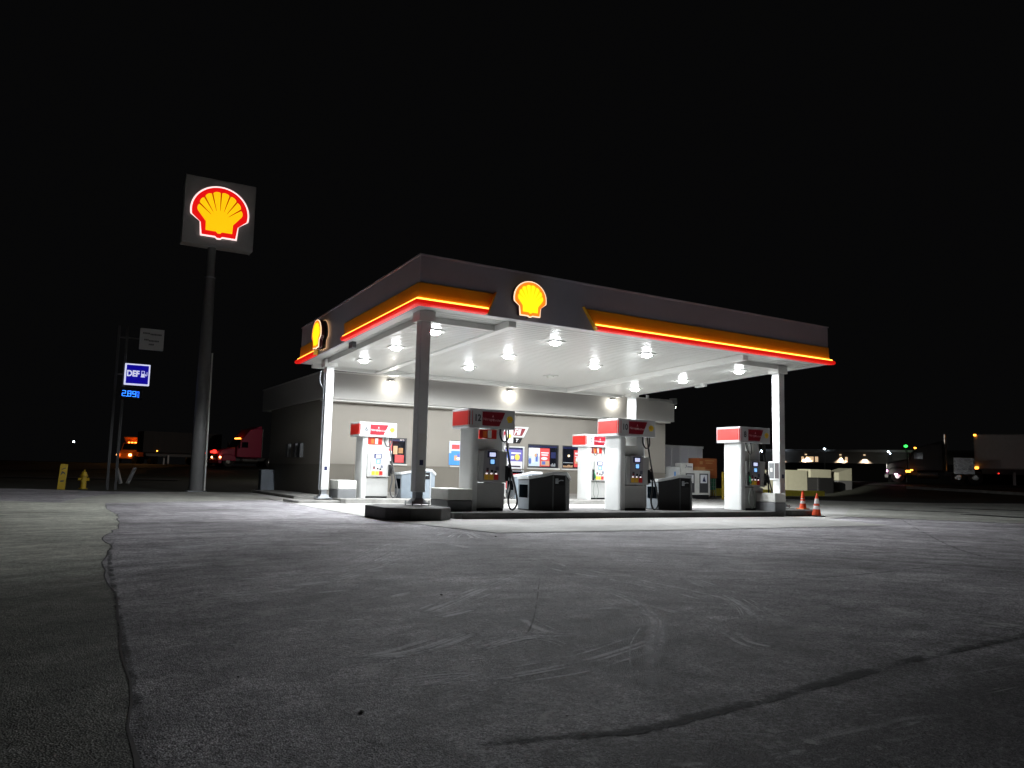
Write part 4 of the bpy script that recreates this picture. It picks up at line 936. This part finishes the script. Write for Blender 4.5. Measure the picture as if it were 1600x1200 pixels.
# ------------------------------------------------------------ vehicles (local frame: x forward, y left)
def place(t, ang):
    t.rotation_euler = (0, 0, ang)
def wheel(t, x, y, r=.52, w=.28, dual=False):
    wv = MB().cyl((x, y-w/2, r), (x, y+w/2, r), r, n=24).build('tyre', rubber, t, .03)
    sg = 1 if y > 0 else -1
    MB().lathe((0, 0, 0), [(.01, 0)], 3) if False else None
    MB().cyl((x, y+sg*(w/2+.002), r), (x, y+sg*(w/2+.03), r), r*.5, r*.35, n=18).build('rim', chrome, wv)
def tractor(name, ground, ang, label, cat, paint, loc, head=l_hd, marks=l_amb, roof=3.9, mirror_side=1, lit=True):
    t = thing(name, (0, 0, 0), label, cat)
    def part(nm, mb, m, b=.04, par=None): return mb.build(nm, m, par or t, b)
    # sleeper and cab
    cabp = [(-1.0, 1.0), (1.55, 1.0), (1.55, 1.95), (1.05, 2.75), (.3, roof-.15), (-.2, roof), (-1.0, roof)]
    c = part('cab', MB().prism(cabp, -1.18, 1.18, lambda u, v, d: (u, d, v)), paint, .08)
    part('windscreen', MB().hexa([(1.56, -1.0, 1.98), (1.56, 1.0, 1.98), (1.09, 1.0, 2.74), (1.09, -1.0, 2.74)], [(1.58, -1.0, 1.99), (1.58, 1.0, 1.99), (1.11, 1.0, 2.75), (1.11, -1.0, 2.75)]), glassd, 0, c)
    for s in (-1, 1):
        part('side_window', MB().box(.45, 1.1, s*1.182-.008, s*1.182+.008, 1.95, 2.5), glassd, 0, c)
        part('door', MB().box(.35, 1.35, s*1.187-.006, s*1.187+.006, 1.05, 1.9), paint, 0, c)
        part('mirror', MB().box(1.35, 1.45, s*1.38-.1, s*1.38+.1, 1.85, 2.45), black, .02)
    hood = [(1.56, .75), (3.1, .75), (3.2, 1.0), (3.15, 1.5), (2.9, 1.68), (1.56, 1.95)]
    h = part('hood', MB().prism(hood, -.85, .85, lambda u, v, d: (u, d, v)), paint, .1)
    part('grille', MB().box(3.19, 3.22, -.45, .45, .85, 1.5), chrome, .01)
    part('bumper', MB().box(3.0, 3.35, -1.15, 1.15, .35, .72), chrome if not lit else paint, .06)
    for s in (-1, 1):
        part('fender', MB().prism([(1.6, .6), (3.05, .6), (3.1, 1.0), (2.8, 1.22), (2.0, 1.25), (1.6, 1.0)], s*1.0-.18, s*1.0+.18, lambda u, v, d: (u, d, v)), paint, .08)
        part('headlight', MB().box(3.08, 3.18, s*1.0-.12, s*1.0+.12, .86, 1.02), head if lit else chrome, .02)
    part('roof_fairing', MB().prism([(-1.0, roof+.002), (-.2, roof+.002), (-.75, roof+.22), (-1.0, roof+.25)], -1.0, 1.0, lambda u, v, d: (u, d, v)), paint, .04)
    for y in (-.55, -.28, 0, .28, .55): part('marker_lamp', MB().box(1.0, 1.12, y-.05, y+.05, 2.82, 2.92), marks, 0)
    part('frame', MB().box(-3.6, 2.9, -.45, .45, .65, .95), darkg, 0)
    for s in (-1, 1):
        part('fuel_tank', MB().cyl((-.6, s*.95, .68), (.9, s*.95, .68), .3, n=16), chrome, 0)
        wheel(t, 2.35, s*1.0); wheel(t, -2.0, s*.95, w=.5); wheel(t, -3.2, s*.95, w=.5)
        part('exhaust_stack', MB().cyl((-1.15, s*.9, 1.0), (-1.15, s*.9, 3.9), .07, n=10), chrome, 0)
    t.location = (loc[0], loc[1], ground); t.rotation_euler = (0, 0, ang)
    return t
tractor('semi_truck', gh(11, 67.8), R(180+12), 'maroon semi truck cab parked beyond the left of the store', 'truck', mat('maroon', (.36, .02, .07), .4, emis=None), (10.6, 67.5))
def trailer(name, ground, ang, label, loc, L, m, lamps, zt=3.95, zb=1.25):
    t = thing(name, (0, 0, 0), label, 'trailer')
    b = MB().box(0, L, -1.25, 1.25, zb, zt).build('box_body', m, t, .03)
    g = MB()
    for i in range(int(L/.6)): g.box(.3+i*.6, .33+i*.6, -1.262, -1.251, zb+.1, zt-.1); g.box(.3+i*.6, .33+i*.6, 1.251, 1.262, zb+.1, zt-.1)
    g.build('ribs', m, b)
    rm = metal if 'grey' in label else m
    g = MB()
    for z in (zb-.02, zt-.06): g.box(-.01, L+.01, -1.275, -1.263, z, z+.08)
    g.build('rails', rm, b)
    MB().box(0, .06, -1.29, -1.263, zb, zt).build('corner_post', offw if rm is metal else m, b)
    MB().box(.5, L-.3, -.5, .5, .85, zb-.001).build('chassis', darkg, t)
    for s in (-1, 1):
        for x in (L-1.2, L-2.5): wheel(t, x, s*.98, w=.5)
        MB().box(2.6, 2.75, s*.8-.06, s*.8+.06, 0, 1.0).build('landing_leg', metal, t)
    for x, y, z, mm, q in lamps: MB().box(x-q, x+q, y-.05, y, z-q*.7, z+q*.7).build('marker_lamp', mm, t, .02)
    t.location = (loc[0], loc[1], ground); t.rotation_euler = (0, 0, ang)
    return t
pd = math.atan2(-.864, .504)
mg = mat('trailer_grey', (.70, .72, .74), .55, var=.08)
trailer('trailer', 1.03, pd, 'grey box trailer with amber marker lamps at the far right edge', (57.9, 21.5), 13, mg,
        [(.08, -1.28, 3.9, l_amb, .09), (.12, -1.28, 1.3, l_amb, .12), (4.2, -1.28, 3.9, l_amb, .09), (4.2, -1.28, 1.3, l_amb, .1), (1.6, -1.28, .9, l_red, .05)])
tractor('semi_truck', 1.03, pd+math.pi, 'black semi truck cab with amber lamps in front of the grey trailer', 'truck', mat('truck_black', (.014, .014, .016), .35), (55.9, 24.0), head=l_pnk, lit=True, roof=3.2)
t = thing('chrome_cabinet', (54.7, 21.6, 1.0), 'shiny quilted chrome panel behind the black truck cab', 'panel')
m = mat('quilted_chrome', (.6, .6, .62), .22, 1, bump=1, bscale=5)
fwd = Vector((.504, -.864)); P0 = Vector((55.2, 21.6))
def pp_(a, b_, z): q = P0+fwd*a+Vector((.864, .504))*b_; return (q.x, q.y, z)
MB().hexa([pp_(.0, 0, 1.8), pp_(1.45, 0, 1.8), pp_(1.45, .1, 1.8), pp_(0, .1, 1.8)], [pp_(.0, 0, 3.1), pp_(1.45, 0, 3.1), pp_(1.45, .1, 3.1), pp_(0, .1, 3.1)]).build('panel', m, t, .02)
for a, b_, z, mm, s in ((-3.2, 0, 1.95, l_amb, .14), (-2.95, 0, 2.05, l_amb, .08), (-4.1, 0, 1.7, l_pnk, .09), (5.6, -.6, 1.15, l_red, .10)):
    q = pp_(a, b_-.6, z)
    o = MB().box(q[0]-s, q[0]+s, q[1]-s, q[1]+s, z-s*.6, z+s*.6).build('truck_lamp', mm, None, .03)
    tag(o, {1.95: 'large amber running lamp on the black truck', 2.05: 'small amber lamp just above the large amber lamp of the black truck', 1.7: 'pink headlamp glow at the front of the black truck', 1.15: 'red reflector low behind the grey trailer'}[z], 'lamp')
# orange dump truck
t = thing('dump_truck', (0, 0, 0), 'orange dump truck with lit headlamps far off between the sign poles', 'truck')
orp = mat('truck_orange', (.75, .20, .02), .45)
c = MB().prism([(0, .9), (1.7, .9), (1.7, 1.7), (1.2, 2.6), (0, 2.6)], -1.1, 1.1, lambda u, v, d: (u, d, v)).build('cab', orp, t, .06)
MB().hexa([(1.71, -.95, 1.75), (1.71, .95, 1.75), (1.24, .95, 2.55), (1.24, -.95, 2.55)], [(1.73, -.95, 1.75), (1.73, .95, 1.75), (1.26, .95, 2.55), (1.26, -.95, 2.55)]).build('windscreen', glassd, c)
MB().prism([(1.72, .6), (3.2, .6), (3.2, 1.4), (1.72, 1.75)], -.95, .95, lambda u, v, d: (u, d, v)).build('hood', orp, t, .08)
MB().prism([(-5, 1.1), (-.3, 1.1), (-.3, 2.2), (.9, 3.3), (.9, 3.4), (-5, 3.2)], -1.2, 1.2, lambda u, v, d: (u, d, v)).build('dump_body', orp, t, .05)
for y in (-.75, .75): MB().box(3.2, 3.3, y-.16, y+.16, .95, 1.2).build('headlight', l_hd, t, .02)
for y in (-.4, 0, .4): MB().box(1.1, 1.2, y-.1, y+.1, 2.62, 2.74).build('marker_lamp', l_amb, t)
for s in (-1, 1): wheel(t, 2.4, s*.95); wheel(t, -2.6, s*.9, w=.5); wheel(t, -3.9, s*.9, w=.5)
MB().box(-5, 2.8, -.4, .4, .6, 1.05).build('frame', darkg, t)
t.location = (3.0, 97.5, 1.0); t.rotation_euler = (0, 0, R(180+62))
lamp(t, 'POINT', (6.5, 3.2, 3.4), 260, (1, .45, .12), .3)
trailer('trailer', 1.0, R(8), 'dark box trailer with red tail lamps half hidden behind the tall pole', (1.5, 76), 8, mat('trailer_dark', (.02, .02, .022), .6), [(7.0, -1.28, 1.5, l_red, .16), (6.3, -1.28, 1.35, l_red, .05), (1.4, -1.28, 1.4, l_amb, .07)], zt=3.4)
lampm = [(5.4, -1, 2.4)]
for i, (x, y, z, s, m, lab) in enumerate(((7.3, 66.5, 1.95+.45, .16, l_red, 'bright red stop lamp just right of the tall sign pole'), (5.9, 66.5, 2.2, .06, l_red, 'faint red lamp just left of the bright red one'),
        (-1.9, 183, 5.4, .16, l_wht, 'faint distant white lamp on the far left skyline'))):
    tag(MB().box(x-s, x+s, y-s, y+s, z-s, z+s).build('distant_lamp', m, None, .04), lab, 'lamp', 'distant lamps on the left')

# ------------------------------------------------------------ far building with wall lamps, right
fb = thing('far_building', (88, 57, 1), 'long low grey building lit by wall lamps far beyond the right column', 'building')
dv = Vector((.504, -.864))      # runs across the view
nv = Vector((-.864, -.504))     # faces the camera
O = Vector((82, 66))
def fp(a, off, z): q = O+dv*a+nv*off; return (q.x, q.y, z)
def fbox(a0, a1, o0, o1, z0, z1): return MB().hexa([fp(a0, o0, z0), fp(a1, o0, z0), fp(a1, o1, z0), fp(a0, o1, z0)], [fp(a0, o0, z1), fp(a1, o0, z1), fp(a1, o1, z1), fp(a0, o1, z1)])
fbox(0, 34, -6, 0, .8, 5.0).build('wall', mat('far_wall', (.045, .042, .04), .8), fb)
fbox(-4, 40, .6, .8, .6, 3.45).build('dark_fence', mat('fence_dark', (.006, .006, .006), .95, spec=.05), fb)
fbox(-.2, 34.2, -6.2, .3, 5.001, 5.3).build('roof', darkg, fb)
def along(px_):   # pixel column of the photo at this distance -> metres along the wall
    return (px_-1232)*.0775+2.0
for pxx in (1283, 1341, 1380, 1238):
    a = along(pxx); q = fp(a, .35, 4.55)
    l = MB().box(q[0]-.1, q[0]+.1, q[1]-.1, q[1]+.1, 4.5, 4.66).build('wall_lamp', l_wht if False else l_win, fb)
    lamp(fb, 'SPOT', (q[0], q[1], q[2]-.2), 2600, (1, .75, .52), .1, (0, 0, 0), R(105))
for a0, a1 in ((5.3, 5.6), (5.9, 6.9), (7.1, 7.5), (10.3, 10.6), (11.0, 11.3)): fbox(a0, a1, .01, .05, 3.6, 4.3).build('window', l_win, fb)
for pxx, z, s, m, lab in ((1242, 5.0, .30, l_wht, 'brightest blue-white lamp just right of the right column'), (1207, 5.0, .22, l_wht, 'blue-white lamp just left of the right column'), (1317, 5.35, .14, l_wht, 'small bluish lamp above the far building'),
        (1419, 5.05, .12, l_wht, 'small white lamp at the right end of the far building'), (1422, 4.8, .08, l_wht, 'tiny white lamp below the one at the right end of the far building'), (1446, 5.8, .22, l_grn, 'green lamp high above the black truck')):
    a = along(pxx); q = fp(a, 1.5, z)
    t = thing('yard_lamp', (q[0], q[1], 1), lab, 'lamp', 'yard lamps on the right skyline')
    MB().lathe((q[0], q[1], z-s), [(.02, 0), (s, s*.4), (s, s*1.2), (.02, s*1.6)], 12).build('lens', m, t)
    MB().cyl((q[0], q[1], .9), (q[0], q[1], z-s-.002), .06, n=8).build('pole', dk, t)
t = thing('yard_lamp', (15, 44, 0), 'added pole lamp hidden behind the store, lighting the truck yard', 'lamp')  # lamp added out of sight to light the parked trucks
MB().cyl((15, 44, 0), (15, 44, 6.3), .08).build('pole', dk, t); MB().box(14.7, 15.3, 44, 44.5, 6.3, 6.45).build('housing', darkg, t)
lamp(t, 'POINT', (15, 44.3, 6.1), 1500, (1, .9, .8), .15)
# pale low kerb far right
a = Vector((50.5, 22.5)); b = Vector((56.5, 9)); n = Vector((.91, .4))*.2
tag(MB().hexa([(*(a-n), gh(*a)-.1), (*(b-n), gh(*b)-.1), (*(b+n), gh(*b)-.1), (*(a+n), gh(*a)-.1)], [(*(a-n), gh(*a)+.18), (*(b-n), gh(*b)+.18), (*(b+n), gh(*b)+.18), (*(a+n), gh(*a)+.18)]).build('pale_kerb', curbm), 'pale kerb strip on the ground below the grey trailer', 'kerb')
# small things on the asphalt
for i, (x, y, s, m, lab) in enumerate(((-3.91, -9.92, .014, black, 'small black stone in the middle of the asphalt'), (-.41, -4.53, .022, black, 'small black stone near the corner of the concrete pad'), (-4.86, -13.25, .006, black, 'small black stone near the bottom edge of the picture'), (-5.64, -12.81, .011, offw, 'small pale scrap of litter near the bottom of the picture'), (-6.0, -12.0, .007, black, 'tiny black stone left of the pale scrap of litter'))):
    g = MB(); g.lathe((x, y, .008), [(s*.7, 0), (s, s*.3), (s*.6, s*.6), (s*.1, s*.7)], 7)
    tag(g.build('pebble', m), lab, 'pebble', 'bits lying on the asphalt')
